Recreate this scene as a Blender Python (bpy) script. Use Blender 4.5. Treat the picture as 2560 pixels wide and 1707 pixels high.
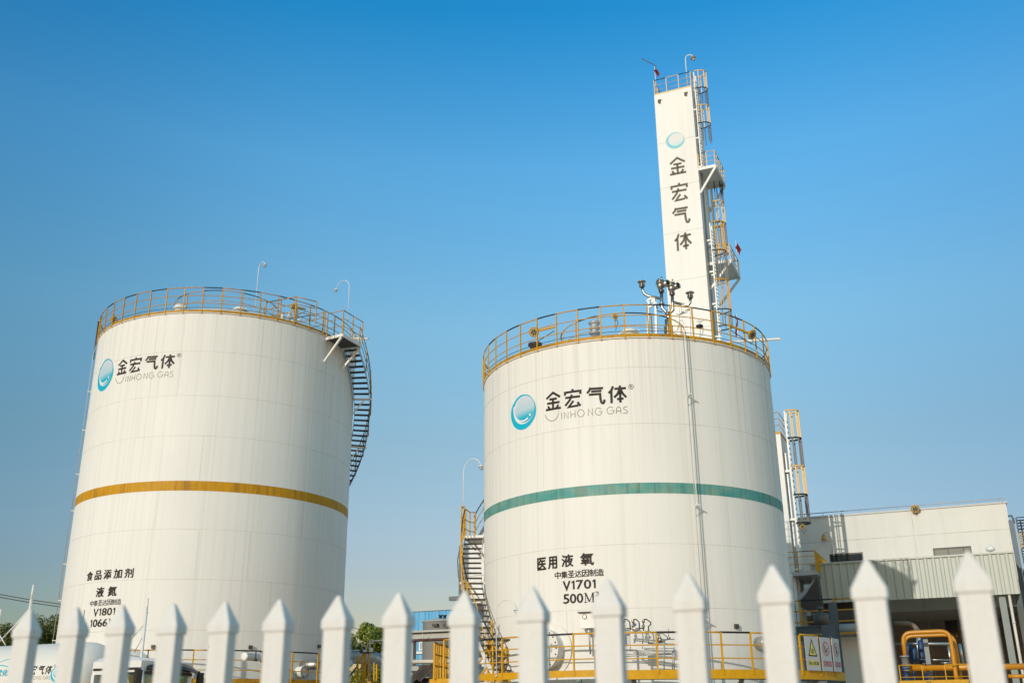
import bpy, math, random
from mathutils import Vector, Matrix, noise as mnoise
R = math.radians
random.seed(7)
scene = bpy.context.scene
for o in list(bpy.data.objects): bpy.data.objects.remove(o)
col = scene.collection

# ------------------------------------------------------------------ camera
FPX, PITCH, ROLL, EYE = 2540.35, 0.353300, -0.009169, 1.6   # focal in pixels of the 2560 px photo
cam_d = bpy.data.cameras.new('camera'); cam = bpy.data.objects.new('camera', cam_d); col.objects.link(cam)
cam_d.sensor_width = 36; cam_d.lens = 36 * FPX / 2560; cam_d.clip_start = 0.05; cam_d.clip_end = 8000
cp_, sp_ = math.cos(PITCH), math.sin(PITCH)
right, fwd, up = Vector((1, 0, 0)), Vector((0, cp_, sp_)), Vector((0, -sp_, cp_))
r2 = math.cos(ROLL) * right + math.sin(ROLL) * up; u2 = -math.sin(ROLL) * right + math.cos(ROLL) * up
M = Matrix((r2, u2, -fwd)).transposed().to_4x4(); M.translation = Vector((0, 0, EYE)); cam.matrix_world = M
cam_d.dof.use_dof = True; cam_d.dof.focus_distance = 42; cam_d.dof.aperture_fstop = 2.9
scene.camera = cam

# ------------------------------------------------------------------ light
SUN_A, SUN_EL = R(-33), R(18)           # azimuth measured from the camera side, elevation
sdir = Vector((math.sin(SUN_A) * math.cos(SUN_EL), -math.cos(SUN_A) * math.cos(SUN_EL), math.sin(SUN_EL)))
sl = bpy.data.lights.new('sun', 'SUN'); sl.energy = 2.3; sl.angle = R(0.5); sl.color = (1.0, 0.945, 0.865)
so = bpy.data.objects.new('sun', sl); col.objects.link(so); so.rotation_euler = sdir.to_track_quat('Z', 'Y').to_euler()
w = bpy.data.worlds.new('World'); scene.world = w; w.use_nodes = True
wn = w.node_tree; wn.nodes.clear()
sky = wn.nodes.new('ShaderNodeTexSky'); sky.sky_type = 'NISHITA'; sky.sun_disc = False
sky.sun_elevation = SUN_EL; sky.sun_rotation = math.atan2(sdir.x, sdir.y); sky.altitude = 0; sky.air_density = 1.5; sky.dust_density = 0.7; sky.ozone_density = 2.6
hs = wn.nodes.new('ShaderNodeHueSaturation'); hs.inputs['Saturation'].default_value = 1.25
bg = wn.nodes.new('ShaderNodeBackground'); bg.inputs['Strength'].default_value = 0.117
wo = wn.nodes.new('ShaderNodeOutputWorld')
wg = wn.nodes.new('ShaderNodeTexCoord'); wx = wn.nodes.new('ShaderNodeSeparateXYZ'); wn.links.new(wg.outputs['Generated'], wx.inputs[0])
wr = wn.nodes.new('ShaderNodeValToRGB'); wn.links.new(wx.outputs['Z'], wr.inputs[0])   # air tint by height above the horizon
tint = [(0,(.75,.68,.88)),(.13,(.79,.71,.92)),(.25,(1.0,.93,.97)),(.36,(1.2,1.28,1.27)),(.5,(.92,1.45,1.6)),(.62,(.20,1.24,1.6)),(.75,(.6,1.2,1.4)),(1,(.8,1,1.1))]
we = wr.color_ramp.elements; we[0].position = 0; we[1].position = 1
for p_, c_ in tint[1:-1]: we.new(p_)
for e_, (p_, c_) in zip(we, tint): e_.position = p_; e_.color = (*[v/2 for v in c_], 1)
wm = wn.nodes.new('ShaderNodeMix'); wm.data_type = 'RGBA'; wm.blend_type = 'MULTIPLY'; wm.inputs[0].default_value = 1
ws = wn.nodes.new('ShaderNodeMix'); ws.data_type = 'RGBA'; ws.blend_type = 'MULTIPLY'; ws.inputs[0].default_value = 1; ws.inputs[7].default_value = (2,2,2,1)
wn.links.new(sky.outputs[0], hs.inputs['Color']); wn.links.new(hs.outputs[0], wm.inputs[6]); wn.links.new(wr.outputs[0], wm.inputs[7]); wn.links.new(wm.outputs[2], ws.inputs[6]); 
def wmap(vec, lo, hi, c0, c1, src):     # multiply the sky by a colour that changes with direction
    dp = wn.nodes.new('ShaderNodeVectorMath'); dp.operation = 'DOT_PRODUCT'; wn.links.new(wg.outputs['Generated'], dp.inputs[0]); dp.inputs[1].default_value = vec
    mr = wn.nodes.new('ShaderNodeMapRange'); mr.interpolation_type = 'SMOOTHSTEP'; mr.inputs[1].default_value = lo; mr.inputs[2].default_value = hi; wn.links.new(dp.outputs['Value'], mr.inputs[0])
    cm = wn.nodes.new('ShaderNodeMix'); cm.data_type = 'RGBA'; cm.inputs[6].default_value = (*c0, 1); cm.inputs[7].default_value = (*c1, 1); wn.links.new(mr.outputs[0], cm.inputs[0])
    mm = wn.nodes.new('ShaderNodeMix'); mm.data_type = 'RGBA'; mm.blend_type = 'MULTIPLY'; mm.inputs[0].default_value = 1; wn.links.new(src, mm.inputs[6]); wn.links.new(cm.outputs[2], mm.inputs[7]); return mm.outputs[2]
hz = wmap(Vector((sdir.x, sdir.y, 0)).normalized(), -.1, .8, (1.06, 1.06, 1.04), (.45, .44, .44), ws.outputs[2])   # a weaker glow round the sun
hz = wmap(Vector((0, -1, 0)), -.35, .5, (1, 1, 1), (3.1, 2.25, 1.62), hz)   # unseen sky behind the camera, brightened and warmed as added fill light
hz = wmap(Vector((.8, .6, 0)), .66, .95, (1, 1, 1), (.62, .71, .79), hz)
hz = wmap(Vector((-1, 0, 0)), .15, .5, (1, 1, 1), (.62, .78, .85), hz)
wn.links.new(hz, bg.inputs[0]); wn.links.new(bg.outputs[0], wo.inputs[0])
vs = scene.view_settings; vs.view_transform = 'Standard'; vs.look = 'None'; vs.exposure = 0.16; vs.gamma = 1
scene.cycles.max_bounces = 8; scene.cycles.transparent_max_bounces = 16

# ------------------------------------------------------------------ site frame: s to the right along the street, t away from it
TH = R(23.3); U = Vector((math.cos(TH), -math.sin(TH), 0)); W = Vector((math.sin(TH), math.cos(TH), 0))
def world(p): return U * p[0] + W * p[1] + Vector((0, 0, p[2]))
def ray(x, y): return (x - 1280) * r2 - (y - 853.5) * u2 + FPX * fwd
def P(x, y, t):                         # point of the vertical site plane t seen at a photo pixel
    v = ray(x, y); k = t / v.dot(W); return Vector((v.dot(U) * k, t, EYE + v.z * k))
def Q(x, y, s):
    v = ray(x, y); k = s / v.dot(U); return Vector((s, v.dot(W) * k, EYE + v.z * k))
class Tank: pass
def mk(x, y, r): T = Tank(); c = Vector((x, y, 0)); T.s, T.t, T.r = c.dot(U), c.dot(W), r; return T
TR, TL = mk(4.4932, 38.6878, 5.618), mk(-14.3316, 48.7130, 6.284)
def cp(T, a, r, z):                     # a in degrees from the camera side, positive to the right
    al = R(a + 23.3); return Vector((T.s + r * math.sin(al), T.t - r * math.cos(al), z))

# ------------------------------------------------------------------ mesh builder
class MB:
    def __init__(s): s.v = []; s.f = []; s.m = []; s.smooth = []; s.cur = 0
    def quad(s, a, b, c, d, sm=False):
        n = len(s.v); s.v += [a, b, c, d]; s.f.append((n, n+1, n+2, n+3)); s.m.append(s.cur); s.smooth.append(sm)
    def poly(s, pts):
        n = len(s.v); s.v += list(pts); s.f.append(tuple(range(n, n+len(pts)))); s.m.append(s.cur); s.smooth.append(False)
    def hexa(s, p):                     # 8 corners: bottom ring 0-3, top ring 4-7
        n = len(s.v); s.v += list(p)
        for q in ((3, 2, 1, 0), (4, 5, 6, 7), (0, 1, 5, 4), (1, 2, 6, 5), (2, 3, 7, 6), (3, 0, 4, 7)):
            s.f.append(tuple(n+i for i in q)); s.m.append(s.cur); s.smooth.append(False)
    def box(s, x0, x1, y0, y1, z0, z1):
        s.hexa([Vector(q) for q in ((x0,y0,z0),(x1,y0,z0),(x1,y1,z0),(x0,y1,z0),(x0,y0,z1),(x1,y0,z1),(x1,y1,z1),(x0,y1,z1))]); return s
    def bar(s, a, b, w=.05, h=None, upv=None):
        a, b = Vector(a), Vector(b); h = h or w; d = (b-a).normalized(); u_ = Vector(upv) if upv else (Vector((0,0,1)) if abs(d.z) < .95 else Vector((0,1,0)))
        x = d.cross(u_).normalized() * w/2; y = x.cross(d).normalized() * h/2
        s.hexa([a-x-y, a+x-y, a+x+y, a-x+y, b-x-y, b+x-y, b+x+y, b-x+y]); return s
    def tube(s, pts, r, n=8, cap=True, closed=False):
        pts = [Vector(p) for p in pts]; k = len(pts); rr = r if isinstance(r, (list, tuple)) else [r]*k
        base = len(s.v); prev = None
        for i, p in enumerate(pts):
            if closed: d = pts[(i+1) % k] - pts[i-1]
            else: d = pts[min(i+1, k-1)] - pts[max(i-1, 0)]
            d.normalize()
            if prev is None:
                x = d.orthogonal().normalized()
                if abs(d.z) < .9: x = d.cross(Vector((0,0,1))).normalized()
            else: x = (prev - d*prev.dot(d)).normalized()
            prev = x; y = d.cross(x)
            for j in range(n):
                an = 2*math.pi*j/n; s.v.append(p + (x*math.cos(an) + y*math.sin(an))*rr[i])
        for i in range(k if closed else k-1):
            i2 = (i+1) % k
            for j in range(n):
                j2 = (j+1) % n; s.f.append((base+i*n+j, base+i*n+j2, base+i2*n+j2, base+i2*n+j)); s.m.append(s.cur); s.smooth.append(True)
        if cap and not closed:
            s.f.append(tuple(base+j for j in reversed(range(n)))); s.f.append(tuple(base+(k-1)*n+j for j in range(n))); s.m += [s.cur]*2; s.smooth += [False]*2
        return s
    def lathe(s, prof, c, axis=(0,0,1), n=16, sm=True):   # prof: (radius, height) pairs along the axis
        c = Vector(c); ax = Vector(axis).normalized(); x = ax.orthogonal().normalized(); y = ax.cross(x); base = len(s.v)
        for (r_, h) in prof:
            for j in range(n):
                an = 2*math.pi*j/n; s.v.append(c + ax*h + (x*math.cos(an) + y*math.sin(an))*max(r_, 1e-4))
        for i in range(len(prof)-1):
            for j in range(n):
                j2 = (j+1) % n; s.f.append((base+i*n+j, base+i*n+j2, base+(i+1)*n+j2, base+(i+1)*n+j)); s.m.append(s.cur); s.smooth.append(sm)
        s.f.append(tuple(base+j for j in reversed(range(n)))); s.f.append(tuple(base+(len(prof)-1)*n+j for j in range(n))); s.m += [s.cur]*2; s.smooth += [False]*2
        return s
    def arcbox(s, T, a0, a1, r0, r1, z0, z1, n=None):      # curved box on a tank
        n = n or max(1, int(abs(a1-a0)/3)); full = abs(a1-a0) > 359.9
        for i in range(n):
            b0, b1 = a0+(a1-a0)*i/n, a0+(a1-a0)*(i+1)/n
            p = [cp(T,b0,r1,z0), cp(T,b1,r1,z0), cp(T,b1,r0,z0), cp(T,b0,r0,z0), cp(T,b0,r1,z1), cp(T,b1,r1,z1), cp(T,b1,r0,z1), cp(T,b0,r0,z1)]
            m = len(s.v); s.v += p
            qs = [(3,2,1,0),(4,5,6,7),(0,1,5,4),(2,3,7,6)]
            if not full and i == n-1: qs.append((1,2,6,5))
            if not full and i == 0: qs.append((3,0,4,7))
            for q in qs: s.f.append(tuple(m+k for k in q)); s.m.append(s.cur); s.smooth.append(False)
        return s
BASE = {}
def obj(name, mb, mats, parent=None, base=None):
    if not isinstance(mats, (list, tuple)): mats = [mats]
    if parent is not None: b = BASE[parent.name]
    else: b = Vector(base or (0,0,0))
    me = bpy.data.meshes.new(name); me.from_pydata([Vector(v) - b for v in mb.v], [], mb.f)
    for m in mats: me.materials.append(m)
    me.polygons.foreach_set('material_index', mb.m); me.polygons.foreach_set('use_smooth', mb.smooth); me.update()
    o = bpy.data.objects.new(name, me); col.objects.link(o); BASE[o.name] = b
    if parent is not None: o.parent = parent
    else: o.location = world(b); o.rotation_euler = (0, 0, -TH)
    return o
def tag(o, label, cat, group=None):
    o['label'] = label; o['category'] = cat
    if group: o['group'] = group
    return o
def thing(name, label, cat, base, group=None):
    o = bpy.data.objects.new(name, None); col.objects.link(o); o.empty_display_size = .3
    o.location = world(base); o.rotation_euler = (0, 0, -TH); BASE[o.name] = Vector(base)
    return tag(o, label, cat, group)
def struct(name, mb, mats): o = obj(name, mb, mats); o['kind'] = 'structure'; return o
def dup(root, base, rotz, label, scale=1):
    r = root.copy(); col.objects.link(r); r.location = world(base); r.rotation_euler = (0, 0, -TH + rotz); r['label'] = label; r.scale = (scale,)*3
    def rec(a, b):
        for ch in [c for c in bpy.data.objects if c.parent == a]:
            c = ch.copy(); col.objects.link(c); c.parent = b; rec(ch, c)
    rec(root, r); return r

# ------------------------------------------------------------------ materials
def mat(name, color, rough=.5, metal=0, var=0.0, vscale=(1.5,1.5,1.5), col2=None, bump=0, bscale=(30,30,30), streak=0, streak_col=(.30,.22,.13), sscale=(5,5,.12), grain=0, rough_var=0, rim=None):
    m = bpy.data.materials.new(name); m.use_nodes = True; nt = m.node_tree; N = nt.nodes; L = nt.links
    b = N['Principled BSDF']; b.inputs['Roughness'].default_value = rough; b.inputs['Metallic'].default_value = metal
    b.inputs['Base Color'].default_value = (*color, 1)
    tc = N.new('ShaderNodeTexCoord')
    def nz(scale, detail=5, lo=.35, hi=.65):
        mp = N.new('ShaderNodeMapping'); mp.inputs['Scale'].default_value = scale; L.new(tc.outputs['Object'], mp.inputs[0])
        t = N.new('ShaderNodeTexNoise'); t.inputs['Scale'].default_value = 1; t.inputs['Detail'].default_value = detail; L.new(mp.outputs[0], t.inputs[0])
        r = N.new('ShaderNodeMapRange'); r.inputs[1].default_value = lo; r.inputs[2].default_value = hi; L.new(t.outputs[0], r.inputs[0]); return r.outputs[0], t.outputs[0]
    cur = None
    def mix(fac, c2, amt):
        nonlocal cur
        mx = N.new('ShaderNodeMix'); mx.data_type = 'RGBA'
        mu = N.new('ShaderNodeMath'); mu.operation = 'MULTIPLY'; mu.inputs[1].default_value = amt; L.new(fac, mu.inputs[0]); L.new(mu.outputs[0], mx.inputs[0])
        if cur is None: mx.inputs[6].default_value = (*color, 1)
        else: L.new(cur, mx.inputs[6])
        mx.inputs[7].default_value = (*c2, 1); cur = mx.outputs[2]
    if var: mix(nz(vscale)[0], col2 or tuple(c*.6 for c in color), var)
    if streak:
        mix(nz(sscale, 4, .50, .80)[0], streak_col, streak)
        mix(nz((sscale[0]*5, sscale[1]*5, sscale[2]*.8), 3, .5, .85)[0], tuple(c*.8 for c in streak_col), streak*.6)
    if rim:                             # rust runs hanging from the top edge, fading out downwards
        f_, _ = nz((5.5,5.5,.025), 4, .56, .74); sx = N.new('ShaderNodeSeparateXYZ'); L.new(tc.outputs['Object'], sx.inputs[0])
        zr_ = N.new('ShaderNodeMapRange'); zr_.inputs[1].default_value = rim-5.5; zr_.inputs[2].default_value = rim; L.new(sx.outputs['Z'], zr_.inputs[0])
        mu_ = N.new('ShaderNodeMath'); mu_.operation = 'MULTIPLY'; L.new(f_, mu_.inputs[0]); L.new(zr_.outputs[0], mu_.inputs[1]); mix(mu_.outputs[0], (.42,.35,.25), .40)
        f_, _ = nz((9,9,.05), 3, .5, .8); mu_ = N.new('ShaderNodeMath'); mu_.operation = 'MULTIPLY'; L.new(f_, mu_.inputs[0]); L.new(zr_.outputs[0], mu_.inputs[1]); mix(mu_.outputs[0], (.38,.33,.26), .25)
    if grain: mix(nz((60,60,60), 3, .4, .7)[0], tuple(c*.5 for c in color), grain)
    if cur is not None: L.new(cur, b.inputs['Base Color'])
    if bump:
        bm = N.new('ShaderNodeBump'); bm.inputs['Strength'].default_value = bump; bm.inputs['Distance'].default_value = .02
        L.new(nz(bscale, 2)[1], bm.inputs['Height']); L.new(bm.outputs[0], b.inputs['Normal'])
    if rough_var:
        f = nz(vscale)[0]; r = N.new('ShaderNodeMapRange'); r.inputs[3].default_value = rough; r.inputs[4].default_value = min(1, rough+rough_var); L.new(f, r.inputs[0]); L.new(r.outputs[0], b.inputs['Roughness'])
    return m
WHITE = (.80, .775, .72)
def tank_mat(name, rim): return mat(name, (.775,.75,.695), .58, var=.22, vscale=(.35,.35,.25), col2=(.68,.655,.60), streak=.34, streak_col=(.52,.49,.42), sscale=(6.5,6.5,.045), bump=.16, bscale=(11,11,.3), rough_var=.12, rim=rim)
tank_paint = tank_mat('tank_paint', 18.77); tank_paint2 = tank_mat('second_tank_paint', 13.9)
for m_ in (tank_paint, tank_paint2): m_.node_tree.nodes['Principled BSDF'].inputs['Specular IOR Level'].default_value = .25
seam_m = mat('panel_seam', (.44,.41,.35), .6, var=.8, vscale=(1.5,1.5,1.5), col2=(.66,.63,.57))
seam_v = mat('panel_joint', (.52,.49,.43), .6)
tower_paint = mat('tower_paint', (.82,.80,.75), .55, var=.18, vscale=(.6,.6,.2), col2=(.73,.70,.64), streak=.22, streak_col=(.5,.45,.38), sscale=(2,2,.06))
white_steel = mat('white_steel', (.78,.76,.70), .45, var=.35, vscale=(3,3,3), col2=(.60,.56,.50))
yellow = mat('yellow_paint', (.63,.33,.006), .5, var=.45, vscale=(6,6,6), col2=(.46,.22,.01), grain=.15)
orange_y = mat('weathered_orange_paint', (.57,.31,.03), .5, var=.5, vscale=(5,5,5), col2=(.30,.14,.04))
toe_rust = mat('rust_spotted_yellow_paint', (.55,.30,.006), .5, var=.8, vscale=(1.3,1.3,9), col2=(.33,.15,.015), streak=.7, streak_col=(.16,.05,.015), sscale=(2.5,2.5,3))
pale_yellow = mat('sunlit_pale_yellow_paint', (.76,.53,.22), .5, var=.4, vscale=(4,4,4), col2=(.66,.38,.10))  # yellow lightened so the colour carries its pale look in sunlight
gold = mat('amber_band_paint', (.57,.28,.004), .6, var=.35, vscale=(2.5,2.5,2.5), col2=(.40,.20,.015), streak=.6, streak_col=(.14,.07,.02), sscale=(6,6,.5))
teal = mat('green_band_paint', (.06,.30,.28), .5, var=.95, vscale=(1.3,1.3,2.4), col2=(.20,.34,.27), streak=.85, streak_col=(.06,.09,.06), sscale=(6,6,.3))
black = mat('black_paint', (.012,.011,.012), .45)
dark = mat('dark_steel', (.035,.032,.03), .55, var=.5, vscale=(4,4,4), col2=(.09,.06,.04))
tread_m = mat('grating_steel', (.05,.045,.04), .6, var=.5, vscale=(5,5,5), col2=(.11,.09,.07))
steel = mat('stained_stainless_steel', (.50,.45,.38), .30, 1, var=.6, vscale=(5,5,5), col2=(.22,.17,.12))
alu = mat('aluminium_cladding', (.66,.64,.60), .38, 1, var=.3, vscale=(3,3,3), col2=(.5,.49,.47))
galv = mat('galvanised_steel', (.45,.46,.46), .5, .5, var=.3, vscale=(3,3,3))
letter = mat('black_lettering', (.010,.008,.007), .6, var=.35, vscale=(7,7,7), col2=(.10,.08,.055))
letter2 = mat('faded_brown_lettering', (.085,.068,.042), .6, var=.3, vscale=(5,5,5), col2=(.13,.105,.07))
grey_letter = mat('grey_lettering', (.19,.175,.13), .5)
cyan = mat('cyan_mark', (.0,.42,.58), .4)
pale = mat('pale_mark', (.78,.77,.76), .4)
pale_cyan = mat('pale_cyan_mark', (.10,.46,.54), .4)
red_cloth = mat('red_cloth', (.16,.008,.01), .8)
pink_cloth = mat('faded_red_cloth', (.50,.05,.06), .8)
picket_m = mat('white_plastic_picket', (.72,.70,.655), .5, var=.45, vscale=(7,7,1.2), col2=(.63,.605,.55), streak=.3, streak_col=(.55,.50,.42), sscale=(25,25,1.2), grain=.08)
lamp_white = mat('lamp_enamel', (.72,.70,.66), .35)
glass_m = bpy.data.materials.new('lamp_glass'); glass_m.use_nodes = True
g = glass_m.node_tree.nodes['Principled BSDF']; g.inputs['Base Color'].default_value = (.75,.75,.72,1); g.inputs['Roughness'].default_value = .08; g.inputs['Transmission Weight'].default_value = .6
lamp_shade_m = mat('tan_lamp_shade', (.50,.27,.07), .45)
concrete = mat('painted_wall_panel', (.70,.675,.61), .75, var=.35, vscale=(.8,.8,.4), col2=(.62,.59,.52), streak=.2, streak_col=(.45,.42,.36), sscale=(3,3,.12), grain=.06)
canopy_m = mat('grey_green_sheet_metal', (.46,.475,.41), .42, var=.3, vscale=(1,1,.3), col2=(.38,.395,.34))
trim_m = mat('roof_edge_trim', (.42,.44,.43), .45)
blue_steel = mat('blue_grey_steel', (.075,.115,.145), .45, var=.3, vscale=(3,3,3))
green_grey = mat('green_grey_steel', (.20,.235,.215), .45, var=.25)
window_glass = mat('dark_window_glass', (.02,.025,.025), .08)
window_pale = mat('painted_reflection_glass', (.20,.215,.19), .15)  # pale base colour stands in for the reflection in the pane
frame_m = mat('dark_window_frame', (.04,.04,.038), .4)
pvc = mat('cream_plastic_pipe', (.62,.58,.50), .4)
orange_pipe = mat('orange_yellow_pipe_paint', (.60,.25,.008), .32, var=.3, vscale=(3,3,3), col2=(.45,.17,.01))
pump_blue = mat('blue_machine_paint', (.012,.04,.12), .5)
blue_sheet = mat('faded_blue_sheet_metal', (.01,.30,.62), .45, var=.8, vscale=(2.2,2.2,.10), col2=(.22,.50,.68))
grey_tank = mat('grey_tank_paint', (.42,.43,.42), .5, var=.3, vscale=(1,1,.4))
rack_m = mat('grey_concrete_beam', (.45,.46,.42), .7, var=.35, vscale=(2,2,.8), grain=.1)
rusty = mat('rusty_steel', (.10,.035,.022), .8, var=.6, vscale=(5,5,5))
sign_white = mat('sign_plate', (.44,.45,.46), .4)
sign_yellow = mat('sign_yellow', (.56,.52,.13), .4)
sign_red = mat('sign_red', (.42,.055,.065), .4)
sign_red_faded = mat('sign_faded_red', (.36,.09,.10), .4)
truck_white = mat('truck_white_paint', (.72,.71,.68), .25)
truck_black = mat('black_truck_trim', (.015,.015,.018), .3)
tanker_paint = mat('tanker_paint', (.74,.71,.64), .5, var=.15, vscale=(1,1,1))
rubber = mat('tyre_rubber', (.02,.02,.02), .9)
cab_in = mat('cab_interior', (.05,.048,.045), .8)
cabglass = bpy.data.materials.new('cab_glass'); cabglass.use_nodes = True
g = cabglass.node_tree; g.nodes.clear(); a_ = g.nodes.new('ShaderNodeBsdfTransparent'); a_.inputs[0].default_value = (.62,.78,.68,1)
b_ = g.nodes.new('ShaderNodeBsdfGlossy'); b_.inputs['Roughness'].default_value = .03; c_ = g.nodes.new('ShaderNodeMixShader'); c_.inputs[0].default_value = .12; d_ = g.nodes.new('ShaderNodeOutputMaterial')
g.links.new(a_.outputs[0], c_.inputs[1]); g.links.new(b_.outputs[0], c_.inputs[2]); g.links.new(c_.outputs[0], d_.inputs[0])
for m_ in (yellow, toe_rust, gold, orange_y, pale_yellow, teal, letter, picket_m, tower_paint): m_.node_tree.nodes['Principled BSDF'].inputs['Specular IOR Level'].default_value = .25
# sphere emblem: the paint itself fades from pale to cyan
def grad_mat():
    m = bpy.data.materials.new('fading_cyan_mark'); m.use_nodes = True; N = m.node_tree.nodes; L = m.node_tree.links; b = N['Principled BSDF']; b.inputs['Roughness'].default_value = .4
    a = N.new('ShaderNodeAttribute'); a.attribute_name = 'fade'; r = N.new('ShaderNodeValToRGB'); e = r.color_ramp.elements
    e[0].position = 0; e[0].color = (.0,.36,.50,1); e[1].position = 1; e[1].color = (.60,.62,.66,1); k = e.new(.22); k.color = (.02,.42,.55,1); k = e.new(.48); k.color = (.44,.58,.64,1)
    L.new(a.outputs['Fac'], r.inputs[0]); L.new(r.outputs[0], b.inputs['Base Color']); return m
fade_m = grad_mat()
def grad_mat2():
    m = bpy.data.materials.new('faint_fading_mark'); m.use_nodes = True; N = m.node_tree.nodes; L = m.node_tree.links; b = N['Principled BSDF']; b.inputs['Roughness'].default_value = .4
    a = N.new('ShaderNodeAttribute'); a.attribute_name = 'fade'; r = N.new('ShaderNodeValToRGB'); e = r.color_ramp.elements
    e[0].position = .10; e[0].color = (.45,.60,.60,1); e[1].position = .45; e[1].color = (.60,.59,.56,1)
    L.new(a.outputs['Fac'], r.inputs[0]); L.new(r.outputs[0], b.inputs['Base Color']); return m
fade_m2 = grad_mat2()

# ------------------------------------------------------------------ ground
gm = mat('yard_concrete', (.56,.44,.30), .9, var=.5, vscale=(.4,.4,.4), grain=.25)
ground = MB(); n_ = 24
for i in range(n_):
    for j in range(n_):
        e = 3000; f = lambda k: (2*k/n_-1)**3*e
        ground.quad(Vector((f(i),f(j),0)), Vector((f(i+1),f(j),0)), Vector((f(i+1),f(j+1),0)), Vector((f(i),f(j+1),0)))
struct('ground', ground, gm)
pv = MB(); pv.box(-60, 60, -9, 2.1, -.2, .12); struct('pavement', pv, mat('pavement_slabs', (.33,.31,.28), .9, var=.5, grain=.2))

# ------------------------------------------------------------------ writing
GL = {'jin':[[(-0.268,0.135),(0.008,0.321),(0.287,0.125)],[(-0.146,0.095),(0.159,0.084)],[(-0.244,-0.043),(0.263,-0.057)],[(0.002,0.086),(-0.002,-0.271)],[(-0.209,-0.141),(-0.127,-0.267)],[(0.215,-0.147),(0.122,-0.267)],[(-0.298,-0.264),(0.31,-0.273)]],
'hong':[[(0.77,0.334),(0.767,0.236)],[(0.48,0.131),(0.483,0.237),(1.056,0.233),(1.052,0.116)],[(0.486,0.044),(1.037,0.035)],[(0.739,0.134),(0.656,-0.056),(0.477,-0.238)],[(0.795,-0.095),(0.61,-0.299),(0.969,-0.284)],[(0.938,-0.163),(1.043,-0.308)]],
'qi':[[(1.425,0.3),(1.378,0.194),(1.292,0.106)],[(1.411,0.252),(1.864,0.239)],[(1.444,0.15),(1.806,0.146)],[(1.356,0.045),(1.75,0.039),(1.759,-0.161),(1.789,-0.273),(1.835,-0.301),(1.879,-0.268),(1.897,-0.173)]],
'ti':[[(2.201,0.278),(2.153,0.147),(2.044,0.039)],[(2.14,0.112),(2.133,-0.324)],[(2.248,0.177),(2.642,0.187)],[(2.438,0.288),(2.434,-0.318)],[(2.421,0.155),(2.356,0.0),(2.23,-0.13)],[(2.46,0.152),(2.518,0.004),(2.638,-0.142)],[(2.324,-0.191),(2.544,-0.179)]]}
GX = {'jin': .005, 'hong': .765, 'qi': 1.60, 'ti': 2.34}
SM = [[(-0.325,-0.424),(-0.304,-0.502),(-0.257,-0.584),(-0.179,-0.654),(-0.082,-0.692),(0.015,-0.691),(0.098,-0.656),(0.154,-0.591),(0.188,-0.523),(0.207,-0.441)]]
LAT = [[(0.332,-0.448),(0.333,-0.692)],[(0.443,-0.696),(0.437,-0.459),(0.577,-0.698),(0.579,-0.46)],[(0.682,-0.7),(0.682,-0.462)],[(0.838,-0.702),(0.839,-0.447)],[(0.686,-0.577),(0.837,-0.578)],[(1.17,-0.59),(1.163,-0.54),(1.138,-0.495),(1.099,-0.463),(1.053,-0.448),(1.005,-0.452),(0.964,-0.474),(0.936,-0.512),(0.925,-0.56),(0.933,-0.61),(0.958,-0.655),(0.998,-0.688),(1.044,-0.703),(1.091,-0.699),(1.132,-0.676),(1.159,-0.637),(1.17,-0.59)],[(1.312,-0.697),(1.314,-0.451),(1.465,-0.694),(1.465,-0.448)],[(1.763,-0.502),(1.723,-0.468),(1.675,-0.454),(1.626,-0.462),(1.586,-0.492),(1.561,-0.537),(1.557,-0.591),(1.573,-0.643),(1.607,-0.683),(1.653,-0.706),(1.703,-0.706),(1.747,-0.684),(1.778,-0.643),(1.791,-0.591),(1.683,-0.584)],[(2.174,-0.498),(2.134,-0.464),(2.085,-0.451),(2.035,-0.46),(1.993,-0.491),(1.968,-0.537),(1.963,-0.59),(1.98,-0.641),(2.015,-0.681),(2.062,-0.703),(2.112,-0.702),(2.158,-0.679),(2.19,-0.638),(2.203,-0.586),(2.099,-0.579)],[(2.273,-0.71),(2.286,-0.539),(2.323,-0.481),(2.365,-0.464),(2.406,-0.481),(2.433,-0.542),(2.434,-0.71)],[(2.287,-0.615),(2.434,-0.612)],[(2.652,-0.478),(2.576,-0.472),(2.529,-0.509),(2.538,-0.557),(2.594,-0.584),(2.645,-0.624),(2.647,-0.672),(2.611,-0.704),(2.503,-0.706)]]
REG = [[(2.817+.082*math.cos(t*math.pi/8), .229+.082*math.sin(t*math.pi/8)) for t in range(17)], [(2.79,.18),(2.79,.275),(2.825,.275),(2.845,.255),(2.825,.232),(2.79,.232)], [(2.818,.232),(2.85,.18)]]
DISC = [(0.082,0.64),(0.22,.60),(0.334,0.533),(0.43,.44),(0.508,0.331),(0.57,.21),(0.606,0.085),(0.61,-.02),(0.608,-0.115),(0.58,-.23),(0.525,-0.334),(0.44,-.44),(0.329,-0.531),(.22,-.59),(0.11,-0.629),(-.03,-.64),(-0.172,-0.623),(-.31,-.575),(-0.434,-0.501),(-.54,-.405),(-0.61,-0.292),(-.675,-.16),(-0.702,-0.029),(-.70,.10),(-0.686,0.222),(-.63,.34),(-0.53,0.441),(-0.378,0.57),(-0.169,0.656),(-.04,.66)]
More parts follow.
